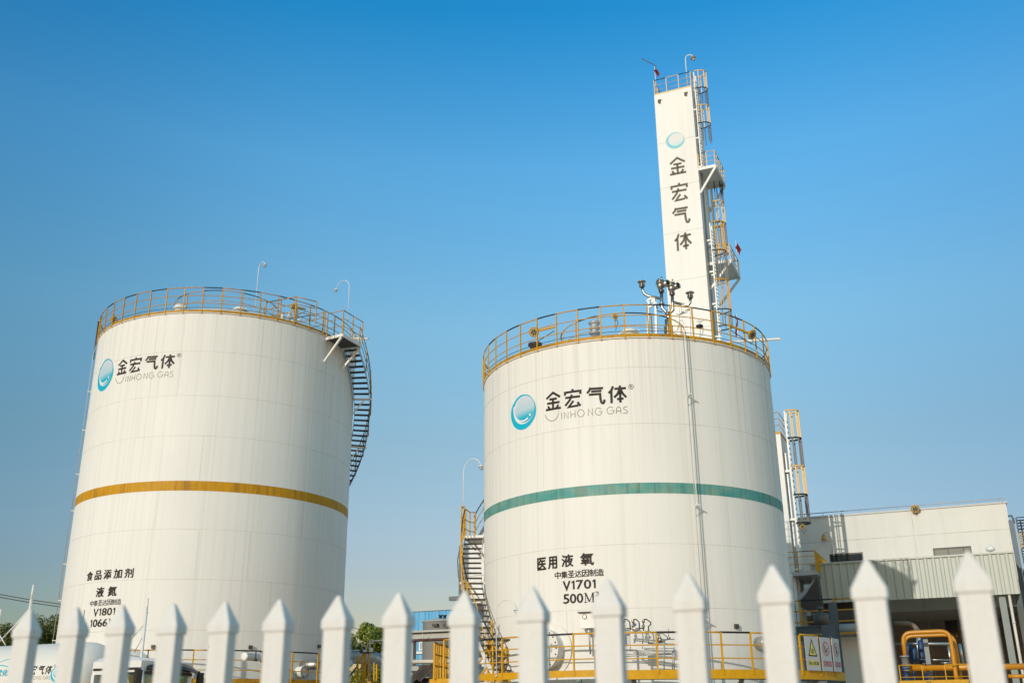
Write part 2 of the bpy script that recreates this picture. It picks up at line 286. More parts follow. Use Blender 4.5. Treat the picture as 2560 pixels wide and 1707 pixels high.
def stroke(mb, line, w, f):             # flat ribbon along a 2D line, mapped to a surface by f(x, z, lift)
    n = len(line)
    L_, R_ = [], []
    for i, p in enumerate(line):
        a = Vector(line[max(i-1,0)]); b = Vector(line[min(i+1,n-1)]); p = Vector(p)
        if 0 < i < n-1:
            d1 = (p-a).normalized(); d2 = (b-p).normalized(); t = (d1+d2).normalized(); k = 1/max(.45, t.dot(d1))
        else: t = (b-a).normalized(); k = 1
        nn = Vector((-t.y, t.x))*w/2*k; L_.append(p+nn); R_.append(p-nn)
    for i in range(n-1):
        seg = max(1, int((Vector(line[i+1])-Vector(line[i])).length/.15))
        for q in range(seg):
            e0, e1 = q/seg, (q+1)/seg
            a, b, c, d = L_[i].lerp(L_[i+1],e0), R_[i].lerp(R_[i+1],e0), R_[i].lerp(R_[i+1],e1), L_[i].lerp(L_[i+1],e1)
            mb.quad(f(*a), f(*b), f(*c), f(*d))
def on_tank(T, a0, z0, sc=1, lift=.006, sx=None):
    sx = sx or sc
    return lambda x, z: cp(T, a0 + math.degrees(x*sx/T.r), T.r+lift, z0+z*sc)
def emblem(parent, fmk, mats=(None,)*4, swirl=True):   # fmk(lift) -> map; sphere mark in layers
    oc, wh, fd, wl = mats
    f = fmk(.005); mb = MB(); c = (-.04, .0)
    for i in range(len(DISC)):
        a, b = DISC[i], DISC[(i+1) % len(DISC)]
        for k in range(5):
            l = lambda p, e: f(c[0]+(p[0]-c[0])*e, c[1]+(p[1]-c[1])*e)
            mb.quad(l(a,k/5), l(a,(k+1)/5), l(b,(k+1)/5), l(b,k/5))
    e = obj('emblem', mb, oc, parent)
    def ell(f, cx, cz, rx, rz, m, name, p):
        mb = MB(); fade = []
        for k in range(6):
            for i in range(32):
                q = [(k, i), (k+1, i), (k+1, i+1), (k, i+1)]; v = []
                for kk, ii in q:
                    an = 2*math.pi*ii/32; x, z = cx+rx*kk/6*math.cos(an), cz+rz*kk/6*math.sin(an); v.append(f(x,z)); fade.append(max(0,min(1,.5+.5*(z-cz+.10*(cx-x))/rz)))
                mb.quad(*v)
        o = obj(name, mb, m, p); at = o.data.attributes.new('fade', 'FLOAT', 'POINT'); at.data.foreach_set('value', fade); return o
    if swirl: ell(fmk(.009), .015, .075, .535, .515, wh, 'emblem_ring', e); ell(fmk(.013), .055, .09, .50, .485, fd, 'emblem_sphere', e)
    else: ell(fmk(.013), .02, .075, .545, .515, fd, 'emblem_sphere', e)
    if swirl:
        mb = MB(); stroke(mb, [(-.49,.30),(-0.51,0.17),(-0.49,0.03),(-0.42,-0.11),(-0.30,-0.235),(-0.16,-0.31),(0.0,-0.335),(0.12,-0.315),(0.24,-0.26)], .062, fmk(.017))
        f = fmk(.017); mb.poly([f(.33+.045*math.cos(t*math.pi/6), -.17+.045*math.sin(t*math.pi/6)) for t in range(12)]); obj('emblem_swirl', mb, wl, e)
    return e
def company_name(parent, f, m, mg, w=.082, lw=.022):
    for k in ('jin','hong','qi','ti'):
        mb = MB()
        for l in GL[k]: stroke(mb, l, w, f)
        obj('lettering', mb, m, parent)
    mb = MB()
    for l in REG: stroke(mb, l, .014, f)
    obj('trademark_symbol', mb, m, parent)
    if mg:
        mb = MB()
        for l in SM+LAT: stroke(mb, l, lw, f)
        mb.poly([f(.216+.018*math.cos(t*math.pi/4), -.381+.018*math.sin(t*math.pi/4)) for t in range(8)])
        obj('lettering', mb, mg, parent)
_cache = {}
def text_geo(s):
    if s in _cache: return _cache[s]
    cu = bpy.data.curves.new('t', 'FONT'); cu.body = s; cu.size = 1; cu.resolution_u = 3; cu.fill_mode = 'FRONT'
    o = bpy.data.objects.new('t', cu); col.objects.link(o); bpy.context.view_layer.update()
    ev = o.evaluated_get(bpy.context.evaluated_depsgraph_get()); me = ev.to_mesh()
    vs_ = [(v.co.x, v.co.y) for v in me.vertices]; fs = [tuple(p.vertices) for p in me.polygons]; ev.to_mesh_clear()
    bpy.data.objects.remove(o); bpy.data.curves.remove(cu)
    x0 = min(v[0] for v in vs_); x1 = max(v[0] for v in vs_); y0 = min(v[1] for v in vs_); y1 = max(v[1] for v in vs_)
    vs_ = [((v[0]-x0)/(x1-x0), (v[1]-y0)/(y1-y0)) for v in vs_]; _cache[s] = (vs_, fs); return vs_, fs
def text_on(parent, s, f, x0, x1, z0, z1, m, bold=.02, name='lettering'):
    vs_, fs = text_geo(s); mb = MB(); b = bold*(z1-z0)
    sh = [(0,0)] if bold <= 0 else [(0,0),(b,0),(-b,0),(0,b*.8),(0,-b*.8),(b*.7,b*.7),(-b*.7,-b*.7)]
    for k, (dx, dz) in enumerate(sh):       # heavier strokes: the glyph laid over itself, each layer proud of the last
        n = len(mb.v); q = [f(x0+v[0]*(x1-x0)+dx, z0+v[1]*(z1-z0)+dz) for v in vs_]
        d = LIFT[0]*k; mb.v += [p+d for p in q]; mb.f += [tuple(i+n for i in t) for t in fs]
    mb.m = [0]*len(mb.f); mb.smooth = [False]*len(mb.f)
    return obj(name, mb, m, parent)
LIFT = [Vector((0,-.0006,0))]
def spaced(parent, chars, f, x0, x1, z0, z1, m, cw, bold=.02):
    n = len(chars)
    for i, c in enumerate(chars):
        x = x0 + (x1-x0-cw)*i/(n-1); text_on(parent, c, f, x, x+cw, z0, z1, m, bold)

# ------------------------------------------------------------------ railings
def rail_arc(parent, T, r, z, a0, a1, n, h=1.22, mids=(.46,.83), post=.042, tr=.022, toe=None, ymat=None, toe_m=None, seg_black=0, cable=None, name='railing', pr=.025):
    ymat = ymat or yellow; mb = MB(); da = (a1-a0)/n
    for i in range(n):
        mb.cur = (i+seg_black) % 2; pts = [cp(T, a0+da*(i+k/4), r, z+h) for k in range(5)]; mb.tube(pts, tr*(1.15 if mb.cur else 1), 6)
    rl = obj(name, mb, [ymat, black], parent)
    for hm in mids:
        mb = MB(); mb.tube([cp(T, a0+(a1-a0)*k/(n*3), r, z+hm) for k in range(n*3+1)], tr*.72, 6); obj('mid_rail', mb, ymat, rl)
    if cable: mb = MB(); mb.tube([cp(T, a0+(a1-a0)*k/(n*3), r, z+cable) for k in range(n*3+1)], .011, 5); obj('cable', mb, dark, rl)
    if toe: obj('toe_board', MB().arcbox(T, a0, a1, r+.005, r+.02, z+toe[0], z+toe[1], n*3), toe_m or toe_rust, rl)
    full = abs(a1-a0) > 359
    for i in range(n if full else n+1):
        a = a0+da*i; mb = MB(); mb.bar(cp(T,a,r+pr,z-.04), cp(T,a,r+pr,z+h-.01), post, post, cp(T,a,1,0)-cp(T,a,0,0)); obj('post', mb, ymat, rl)
    return rl
def rail_line(parent, pts, h=1.1, mids=(.37,.74), step=None, tr=.022, post=.04, m=None, seg=0, name='railing', posts=None, toe=None, black_rail=True):
    m = m or yellow; pts = [Vector(p) for p in pts]; mb = MB()
    for i in range(len(pts)-1):
        a, b = pts[i], pts[i+1]; L_ = (b-a).length; k = max(1, round(L_/(step or 1.1)))
        for q in range(k):
            mb.cur = (seg+q+i) % 2 if black_rail else 0; z = Vector((0,0,h)); mb.tube([a.lerp(b,q/k)+z, a.lerp(b,(q+1)/k)+z], tr, 6)
    rl = obj(name, mb, [m, black], parent)
    for hm in mids:
        mb = MB(); mb.tube([p+Vector((0,0,hm)) for p in pts], tr*.8, 6); obj('mid_rail', mb, m, rl)
    if toe:
        for i in range(len(pts)-1): obj('toe_board', MB().bar(pts[i]+Vector((0,0,.08)), pts[i+1]+Vector((0,0,.08)), .012, .15), m, rl)
    for i in range(len(pts)-1):
        a, b = pts[i], pts[i+1]; k = max(1, round((b-a).length/(step or 1.1)))
        for q in range(k + (i == len(pts)-2)):
            p = a.lerp(b, q/k); mb = MB(); mb.bar(p-Vector((0,0,.03)), p+Vector((0,0,h-.01)), post, post, (0,1,0)); obj('post', mb, m, rl)
    return rl

# ------------------------------------------------------------------ storage tanks
def tank(T, z_top, seams, band, band_m, label, a_posts, n_posts, dome, vj):
    t = thing('storage_tank', label, 'storage tank', (T.s, T.t, 0), 'large white storage tanks')
    mb = MB(); N = 144; lev = [0, .35, 1.2, 3, 5, 7, 9, 11, 13, z_top-.02]
    lev = [l for l in lev if l < z_top-.01]+[z_top]
    for i in range(N):
        for k in range(len(lev)-1):
            a, b = 360*i/N, 360*(i+1)/N
            mb.quad(cp(T,a,T.r,lev[k]), cp(T,b,T.r,lev[k]), cp(T,b,T.r,lev[k+1]), cp(T,a,T.r,lev[k+1]), True)
    mb.cur = 1
    for z in seams: mb.arcbox(T, 0, 360, T.r-.01, T.r+.003, z-.006, z+.006, 144)
    mb.cur = 2
    for (a, z0, z1) in vj: mb.arcbox(T, a, a+.09, T.r-.01, T.r+.003, z0, z1, 1)
    shell = obj('shell', mb, [tank_paint if T is TL else tank_paint2, seam_m, seam_v], t)
    import bmesh
    bm = bmesh.new(); bm.from_mesh(shell.data); bmesh.ops.remove_doubles(bm, verts=bm.verts, dist=1e-4); bm.to_mesh(shell.data); bm.free()
    b = MB(); b.arcbox(T, 0, 360, T.r-.01, T.r+.0045, band[0], band[1], 144); obj('colour_band', b, band_m, t)
    mb = MB(); N = 72; prof = [(T.r+.05, z_top-.02), (T.r+.05, z_top+.015), (T.r*.8, z_top+dome*.36), (T.r*.55, z_top+dome*.72), (T.r*.3, z_top+dome*.93), (.05, z_top+dome)]
    mb.lathe(prof, (T.s, T.t, 0), n=N); obj('roof', mb, white_steel, t)
    rail_arc(t, T, T.r+.02, z_top, a_posts, a_posts+360, n_posts, toe=(.01,.135), cable=.24, ymat=orange_y if T is TL else yellow)
    obj('foundation', MB().lathe([(T.r+.5,0),(T.r+.5,.3),(T.r+.05,.35)], (T.s,T.t,0), n=72), gm, t)
    return t

rng = random.Random(3)
vjL = [(rng.uniform(-75,95), 16.94, 18.7), (-3,14.9,16.92), (-6,9.1,10.6), (-18,13.1,14.86), (9,13.1,11.12), (-16,11.15,10.7), (30,7.05,9.0), (11,7.05,9.0), (52,9.1,10.6), (-45,5.05,7), (40,5.05,7),(66,14.9,16.9),(70,9.1,10.6),(6,3,4.98)]
vjL = [(a,min(b,c),max(b,c)) for a,b,c in vjL]
vjR = [(57,8.85,12.8),(-50,4.8,6.75),(28,6.85,8.4),(-22,10.85,12.8),(-2,3,4.75),(43,6.85,8.4),(-62,8.85,10.8),(-38,8.85,10.8),(37,10.85,12.8),(18,4.8,6.8),(-30,3,4.75),(50,3,6.78)]
tkL = tank(TL, 18.77, [16.93,14.88,13.07,9.06,7.01,5.0,3.0,1.0], (10.68,11.10), gold, 'tall white storage tank with an amber band and a winding stair on its right side', -4.3, 47, 1.9, vjL)
tkR = tank(TR, 13.90, [12.82,10.82,6.80,4.79,2.8,.8], (8.44,8.80), teal, 'white storage tank with a weathered green band and V1701 lettering, thin pipes down its wall', -5.8, 43, 1.3, vjR)

def model_text(T, par, a_l, a_r, z0, z1, s, wt):       # condensed capitals; the figure 1 and the serif M are drawn stroke by stroke
    k = math.radians(1)*T.r; F_ = lambda x, z: cp(T, x/k, T.r+.012, z); wd = {'V': 1.1, '1': .62, 'M': 1.75, 'm': .4}; tot = sum(wd.get(c, 1) for c in s)+.16*(len(s)-1); u_ = (a_r-a_l)*k/tot; x = a_l*k; h = z1-z0
    for c in s:
        w_ = wd.get(c, 1)*u_
        if c == '1': mb = MB(); stroke(mb, [(x+w_*.62, z0), (x+w_*.62, z1)], wt*1.2, F_); stroke(mb, [(x+w_*.62, z1-wt*.3), (x+w_*.1, z1-h*.24)], wt*.8, F_); obj('lettering', mb, letter, par)
        elif c == 'V': mb = MB(); stroke(mb, [(x+wt*.3, z1), (x+w_*.5, z0+wt*.4), (x+w_-wt*.3, z1)], wt*1.3, F_); obj('lettering', mb, letter, par)
        elif c == 'M':
            mb = MB(); tn = wt*.38
            for l, q in (([(.14,0),(.14,1)],tn),([(.16,1),(.5,.04)],wt*.95),([(.5,.04),(.82,1)],tn),([(.84,0),(.84,1)],wt),([(0,.0),(.3,.0)],tn),([(.0,1),(.2,1)],tn),([(.68,.0),(1,.0)],tn),([(.8,1),(1,1)],tn)): stroke(mb, [(x+a*w_, z0+b*h) for a, b in l], q, F_)
            obj('lettering', mb, letter, par)
        else: text_on(par, c, lambda a, b: cp(T, a/k, T.r+.014, b), x, x+w_, z0, z1, letter, .03)
        x += w_+.16*u_
# lettering of the right tank
f = on_tank(TR, -33.27, 11.89)
emblem(tkR, lambda lift: on_tank(TR, -46.94, 11.77, lift=lift), (cyan, pale, fade_m, pale)); company_name(tkR, f, letter, grey_letter)
def arc_text(T, a_l, a_r, z0, z1, s, parent, m=letter, bold=.02, lift=.016, gap=0):
    k = math.radians(1)*T.r; f = lambda x, z: cp(T, x/k, T.r+lift, z)
    n = len(s)
    if gap is None: text_on(parent, s, f, a_l*k, a_r*k, z0, z1, m, bold); return
    tot = (a_r-a_l)*k; cw = tot/(n+gap*(n-1))
    for i, c in enumerate(s): text_on(parent, c, f, a_l*k+i*cw*(1+gap), a_l*k+i*cw*(1+gap)+cw, z0, z1, m, bold)
arc_text(TR, -41.2, -37.6, 6.17, 6.56, '医', tkR, bold=.035); arc_text(TR, -36.6, -33.2, 6.17, 6.56, '用', tkR, bold=.035)
arc_text(TR, -31.3, -27.1, 6.19, 6.58, '液', tkR, bold=.03); arc_text(TR, -24.4, -19.9, 6.19, 6.58, '氧', tkR, bold=.03)
arc_text(TR, -34.1, -16.6, 5.83, 6.05, '中集圣达因制造', tkR, gap=.08, bold=.014)
model_text(TR, tkR, -31.0, -19.2, 5.45, 5.73, 'V1701', .05)
model_text(TR, tkR, -31.0, -19.9, 5.02, 5.31, '500M', .05); arc_text(TR, -19.6, -18.4, 5.2, 5.34, '3', tkR, gap=None)
# lettering of the left tank
emblem(tkL, lambda lift: on_tank(TL, -43.4, 16.43, 1.19, lift=lift, sx=1.17), (cyan, pale, fade_m, pale)); company_name(tkL, on_tank(TL, -31.2, 16.50, 1.06), letter, grey_letter)
arc_text(TL, -36.0, -12.6, 7.11, 7.49, '食品添加剂', tkL, gap=.36, bold=.025)
arc_text(TL, -29.0, -19.0, 6.40, 6.79, '液氮', tkL, gap=.55, bold=.03)
arc_text(TL, -31.8, -16.3, 6.04, 6.27, '中集圣达因制造', tkL, gap=.06, bold=0)
model_text(TL, tkL, -29.1, -18.3, 5.64, 5.93, 'V1801', .045)
model_text(TL, tkL, -30.3, -17.4, 5.20, 5.50, '1066M', .042)
arc_text(TL, -17.0, -16.0, 5.4, 5.54, '3', tkL, gap=None, bold=0)

# winding stairs
def stair(parent, T, a0, a1, z0, z1, r_in, r_out, rail_m, h=1.05, seg=0, inner=False, bracket_z=()):
    n = int(round((z0-z1)/.205)); sts = [MB(), MB()]; K = max(6, int(abs(a1-a0)/2.5))
    za = lambda a: z0+(z1-z0)*(a-a0)/(a1-a0)
    for st, r in zip(sts, (r_in, r_out)):
        for i in range(K):
            b0, b1 = a0+(a1-a0)*i/K, a0+(a1-a0)*(i+1)/K
            p0, p1, q0, q1 = cp(T,b0,r,za(b0)), cp(T,b1,r,za(b1)), cp(T,b0,r+.012,za(b0)), cp(T,b1,r+.012,za(b1)); d = Vector((0,0,.21))
            st.hexa([p0-d, p1-d, q1-d, q0-d, p0+d*.15, p1+d*.15, q1+d*.15, q0+d*.15])
    s = obj('staircase', sts[0], galv if T is TL else white_steel, parent); obj('stringer', sts[1], galv if T is TL else white_steel, s)
    for i in range(n):
        z = z0-(i+.5)*(z0-z1)/n; a = a0+(a1-a0)*(i+.5)/n; w_ = math.degrees(.125/((r_in+r_out)/2))
        obj('tread', MB().arcbox(T, a-w_, a+w_, r_in+.013, r_out-.002, z-.035, z, 1), tread_m, s)
    def hand(r, name):
        mb = MB(); segs = max(4, int(abs(a1-a0)/8))
        for i in range(segs):
            mb.cur = (i+seg) % 2; mb.tube([cp(T, a0+(a1-a0)*(i+k/3)/segs, r, za(a0+(a1-a0)*(i+k/3)/segs)+h) for k in range(4)], .023, 6)
        hd = obj(name, mb, [rail_m, black], s)
        for hm in (.36,.72):
            mb = MB(); mb.tube([cp(T, a0+(a1-a0)*i/(segs*2), r, za(a0+(a1-a0)*i/(segs*2))+hm) for i in range(segs*2+1)], .015, 5); obj('mid_rail', mb, rail_m if T is TR else dark, s)
        for i in range(segs+1):
            a = a0+(a1-a0)*i/segs; mb = MB(); mb.bar(cp(T,a,r+.02,za(a)-.15), cp(T,a,r+.02,za(a)+h), .038, .038, (0,1,0)); obj('post', mb, rail_m, s)
    hand(r_out+.03, 'handrail')
    for z in bracket_z:
        a = a0+(a1-a0)*(z0-z)/(z0-z1); mb = MB()
        mb.bar(cp(T,a,T.r,z-.12), cp(T,a,r_out+.1,z-.12), .08, .08); mb.bar(cp(T,a,T.r,z-.95), cp(T,a,r_out-.25,z-.14), .06, .06); obj('bracket', mb, white_steel, s)
    return s
# left tank: top platform then the stair going down behind
aP0, aP1 = 59.5, 72.5
pl = MB(); pl.arcbox(TL, aP0, aP1, TL.r+.01, TL.r+1.02, 18.60, 18.66, 4)
for (a, b) in ((aP0,aP0),(aP1,aP1)): pl.bar(cp(TL,a,TL.r,18.6), cp(TL,a,TL.r+1.05,18.6), .07, .14)
pl.bar(cp(TL,aP0,TL.r+1.05,18.6), cp(TL,aP1,TL.r+1.05,18.6), .06, .16)
landing = obj('landing', pl, [white_steel], tkL)
obj('grating', MB().arcbox(TL, aP0+.4, aP1-.4, TL.r+.03, TL.r+.98, 18.575, 18.598, 4), tread_m, landing)
mb = MB()
for a in (aP0, aP1): obj('brace', MB().bar(cp(TL,a,TL.r,17.45), cp(TL,a,TL.r+.98,18.5), .09, .09), white_steel, landing)
rail_line(tkL, [cp(TL,aP0-.6,TL.r+.12,18.7), cp(TL,aP0-.2,TL.r+1.05,18.7), cp(TL,aP1+.2,TL.r+1.05,18.7)], h=1.15, step=.72, m=orange_y, name='landing_railing', tr=.02, post=.04)
stair(tkL, TL, 73.0, 165, 18.62, 9.6, 6.36, 7.13, orange_y, bracket_z=(16.75,14.85,12.9,10.9))
stair(tkL, TL, 168, 250, 9.5, 1.6, 6.36, 7.13, orange_y, bracket_z=(7.5,4.5))
obj('landing', MB().arcbox(TL, 165, 168, 6.3, 7.2, 9.48, 9.55, 1), tread_m, tkL)
# right tank: lower flight to a landing, upper flight behind
lo = stair(tkR, TR, -98, -53.5, 8.15, 2.95, 5.72, 6.44, yellow, seg=1, bracket_z=(6.3,4.6))
lp = MB(); lp.arcbox(TR, -110, -98, 5.66, 6.56, 8.10, 8.2, 3); ld = obj('landing', lp, white_steel, tkR)
for a in (-99,-108): obj('brace', MB().bar(cp(TR,a,TR.r,7.1), cp(TR,a,6.4,8.08), .07), white_steel, ld)
rail_line(tkR, [cp(TR,-98,6.48,8.2), cp(TR,-99,6.62,8.2), cp(TR,-109,6.62,8.2), cp(TR,-110.5,6.45,8.2)], h=1.15, step=.6, name='landing_railing')
stair(tkR, TR, -110.5, -165, 8.2, 13.8, 5.72, 6.44, yellow, seg=1, bracket_z=())
obj('identification_plate', MB().box(*[0]*6) if False else MB().bar(cp(TR,-119.2,6.50,9.45), cp(TR,-119.2,6.50,9.95), .30, .01, (1,0,0)), galv, tkR)

# inner railings and roof fittings
class CT: pass
def inner_ring(T, parent, dx, r, z, a0, a1, n, ym, base_z):
    C = CT(); C.s, C.t, C.r = T.s+dx, T.t, r; return rail_arc(parent, C, r, z, a0, a1, n, h=1.05, mids=(.5,), post=.036, tr=.02, ymat=ym, name='inner_railing', seg_black=1)
inner_ring(TL, tkL, -.45, 2.62, 20.45, -95, 95, 9, orange_y, 20.4)
inner_ring(TR, tkR, 0, 2.5, 15.02, -100, 20, 5, yellow, 15)
inner_ring(TR, tkR, 0, 2.5, 15.02, 20, 100, 4, yellow, 15)
def hatch(T, parent, px, py, t, r=.33, h=.22, name='roof_hatch'):
    c = P(px, py, t); mb = MB(); mb.lathe([(r*.7,-.25),(r*.7,0),(r,0),(r,.05),(r*.9,.06),(r*.75,h),(r*.2,h+.05)], c, n=16); mb.bar(c+Vector((-r*1.1,0,h*.4)), c+Vector((r*1.1,0,h*.4)), .05)
    obj(name, mb, white_steel, parent)
hatch(TL, tkL, 449, 772, TL.t-3.4, .3, .18); hatch(TL, tkL, 600, 777, TL.t-3.6, .34, .12); hatch(TR, tkR, 1574, 834, TR.t-3.6, .35, .14)
def breather(px, py, t):
    c = P(px, py, t); mb = MB(); mb.lathe([(.12,-.6),(.12,.0),(.22,.0),(.22,.05),(.12,.06),(.12,.18),(.2,.2),(.2,.24),(.14,.25),(.16,.38),(.22,.40),(.22,.46),(.1,.5)], c, n=14); return obj('breather_valve', mb, galv, tkR)
breather(1487, 835, TR.t-3.8)
mb = MB(); mb.lathe([(.2,-.3),(.2,.05),(.27,.06),(.27,.14),(.1,.16)], P(1338, 868, TR.t-3.4), n=16); obj('roof_hatch', mb, dark, tkR)
# small caged valve stand on the left roof
vx = P(700, 810, TL.t-2.2); zb = vx.z-.3
rail_line(tkL, [Vector((vx.x-1.0,vx.y,zb)), Vector((vx.x-.2,vx.y-.9,zb)), Vector((vx.x+1.5,vx.y-.9,zb)), Vector((vx.x+2.0,vx.y,zb))], h=1.1, step=.9, m=orange_y, name='valve_guard_railing')
rail_line(tkL, [Vector((vx.x-1.0,vx.y,zb-.1)), Vector((vx.x+.2,vx.y+.9,zb-.1)), Vector((vx.x+1.9,vx.y+.9,zb-.1))], h=1.0, step=.9, m=orange_y, name='valve_guard_railing')
mb = MB()
for dx_ in (.1,.5,.9): mb.lathe([(.06,-.6),(.06,.2),(.14,.22),(.14,.3),(.07,.32),(.09,.5),(.03,.55)], vx+Vector((dx_,0,0)), n=10)
mb.tube([vx+Vector((-.2,0,0)), vx+Vector((1.2,0,.02))], .05, 8); obj('valve', mb, white_steel, tkL)

# pipes and fittings on the right tank wall
def wall_pipe(T, parent, a, z0, z1, r, off, m, name='wall_pipe', brackets=()):
    mb = MB(); mb.tube([cp(T,a,T.r+off,z0), cp(T,a,T.r+off,z1)], r, 8); o = obj(name, mb, m, parent)
    for z in brackets:
        b = MB(); b.bar(cp(T,a,T.r,z), cp(T,a,T.r+off+.1,z), .04, .05); b.bar(cp(T,a-1.6,T.r+off+.06,z), cp(T,a+.4,T.r+off+.06,z), .035, .05); b.bar(cp(T,a,T.r,z-.22), cp(T,a-.8,T.r+off+.05,z), .03, .03); obj('pipe_bracket', b, white_steel, o)
    return o
mb = MB(); A = 15.0
mb.tube([cp(TR,A,TR.r-.35,14.35), cp(TR,A,TR.r-.1,14.62), cp(TR,A,TR.r+.12,14.55), cp(TR,A,TR.r+.22,14.3), cp(TR,A,TR.r+.22,.6)], .016, 8); wp = obj('wall_pipe', mb, white_steel, tkR)
for z in (11.8, 8.02, 4.4):
    b = MB(); b.bar(cp(TR,A+.25,TR.r,z), cp(TR,A+.25,TR.r+.36,z), .035, .04); b.bar(cp(TR,A-1.6,TR.r+.32,z), cp(TR,A+.4,TR.r+.32,z), .03, .035); b.bar(cp(TR,A+.2,TR.r+.02,z-.3), cp(TR,A-1,TR.r+.34,z-.02), .03, .03); obj('pipe_bracket', b, white_steel, wp)
wall_pipe(TR, tkR, A-.55, .6, 14.1, .012, .20, galv); wall_pipe(TR, tkR, A+.45, .6, 14.0, .010, .12, white_steel)
# left tank: thin downpipe beyond its left edge
mb = MB(); mb.tube([cp(TL,-66,TL.r+.02,18.9), cp(TL,-67,TL.r+.12,18.2), cp(TL,-67,TL.r+.12,.6)], .018, 8); dpn = obj('wall_pipe', mb, galv, tkL)
for z in (16.3,14.4,12.3,10.6,8.2,6.6,4.9):
    b = MB(); b.bar(cp(TL,-67,TL.r,z), cp(TL,-67,TL.r+.15,z), .05, .04); obj('pipe_bracket', b, white_steel, dpn)
mb = MB(); mb.tube([cp(TL,-69,TL.r+.10,19.9), cp(TL,-69,TL.r+.10,18.0)], .035, 8); mb.lathe([(.04,0),(.06,.03),(.06,.05)], cp(TL,-69,TL.r+.10,19.9)); obj('overflow_pipe', mb, dark, tkL)

# manholes
def manhole(parent, T, a, z, r, depth, bolts=20, rim=True):
    c = cp(T,a,T.r-.25,z); ax = (cp(T,a,1,0)-cp(T,a,0,0)); mb = MB()
    mb.lathe([(r*.93,0),(r*.93,depth+.16),(r*.9,depth+.17),(r,depth+.18),(r,depth+.25),(r*.5,depth+.252),(.01,depth+.255)], c, ax, n=48, sm=False)
    if rim: mb.lathe([(r*1.33,.20),(r*1.33,.258),(r*.95,.262)], c, ax, n=48, sm=False)
    o = obj('manhole', mb, white_steel, parent); x = ax.cross(Vector((0,0,1))).normalized(); b = MB(); front = c+ax*(depth+.25)
    for i in range(bolts):
        an = 2*math.pi*i/bolts; p = front + x*math.cos(an)*r*.9 + Vector((0,0,math.sin(an)*r*.9)); b.lathe([(.022,0),(.022,.035),(.01,.045)], p, ax, n=6)
    obj('bolts', b, dark, o); return o, front, ax, x
mh, fr, ax, xx = manhole(tkR, TR, -37.2, 3.62, .66, .42)
hmb = MB(); hp = fr - xx*.42; hmb.tube([hp+Vector((0,0,.15)), hp+ax*.08+Vector((0,0,.15)), hp+ax*.08-Vector((0,0,.1)), hp-Vector((0,0,.1))], .012, 6); obj('handle', hmb, white_steel, mh)
pmb = MB(); p0 = fr+ax*.012-xx*.0; 
def plate(mb, c, x, z, w_, h_): mb.hexa([c-x*w_/2-z*h_/2, c+x*w_/2-z*h_/2, c+x*w_/2-z*h_/2+ax*.008, c-x*w_/2-z*h_/2+ax*.008, c-x*w_/2+z*h_/2, c+x*w_/2+z*h_/2, c+x*w_/2+z*h_/2+ax*.008, c-x*w_/2+z*h_/2+ax*.008])
Z = Vector((0,0,1)); plate(pmb, p0+xx*.02+Z*.32, xx, Z, .24, .22); obj('notice', pmb, dark, mh)
pmb = MB(); plate(pmb, p0+xx*.02-Z*.02, xx, Z, .22, .42); obj('notice', pmb, sign_white, mh)
pmb = MB()
for k in range(4): plate(pmb, p0+ax*.009+xx*.02+Z*(.11-.05*k), xx, Z, .16, .014)
obj('notice', pmb, sign_red_faded, mh)
manhole(tkL, TL, 55.5, 3.45, .24, .35, 16, False); manhole(tkL, TL, 50.0, 3.3, .0+.26, .1, 16, False)

# nozzle with insulated pipe on the right tank
def insulated(parent, pts, r, m=None, name='insulated_pipe', n=16):
    mb = MB(); mb.tube(pts, r, n); o = obj(name, mb, m or alu, parent)
    b = MB(); pts = [Vector(p) for p in pts]
    for i in range(len(pts)-1):
        L_ = (pts[i+1]-pts[i]).length; k = max(1, int(L_/.9))
        for q in range(k):
            a = pts[i].lerp(pts[i+1], (q+.5)/k); d = (pts[i+1]-pts[i]).normalized(); b.tube([a-d*.012, a+d*.012], r+.008, n)
    obj('cladding_joint', b, m or alu, o); return o
a_n = 36.5; nz0 = cp(TR,a_n,TR.r-.1,3.75); ax3 = cp(TR,a_n,1,0)-cp(TR,a_n,0,0)
insulated(tkR, [nz0, nz0+ax3*.9], .20, alu, 'nozzle')
nv = cp(TR,a_n,TR.r+1.0,3.75); mb = MB(); mb.lathe([(.05,0),(.05,.3),(.02,.31),(.02,.42)], nv+Vector((0,0,.15)), n=10); mb.lathe([(.16,-.1),(.2,0),(.16,.1)], nv, ax3, n=14); obj('valve', mb, galv, tkR)
mb = MB(); mb.lathe([(.14,0),(.14,.02)], nv+Vector((0,0,.58)), n=16); obj('hand_wheel', mb, pump_blue, tkR)
insulated(tkR, [nz0+ax3*1.1, nz0+ax3*1.35, nz0+ax3*1.45+Vector((0,0,-.4)), nz0+ax3*1.45+Vector((0,0,-2.4))], .18)

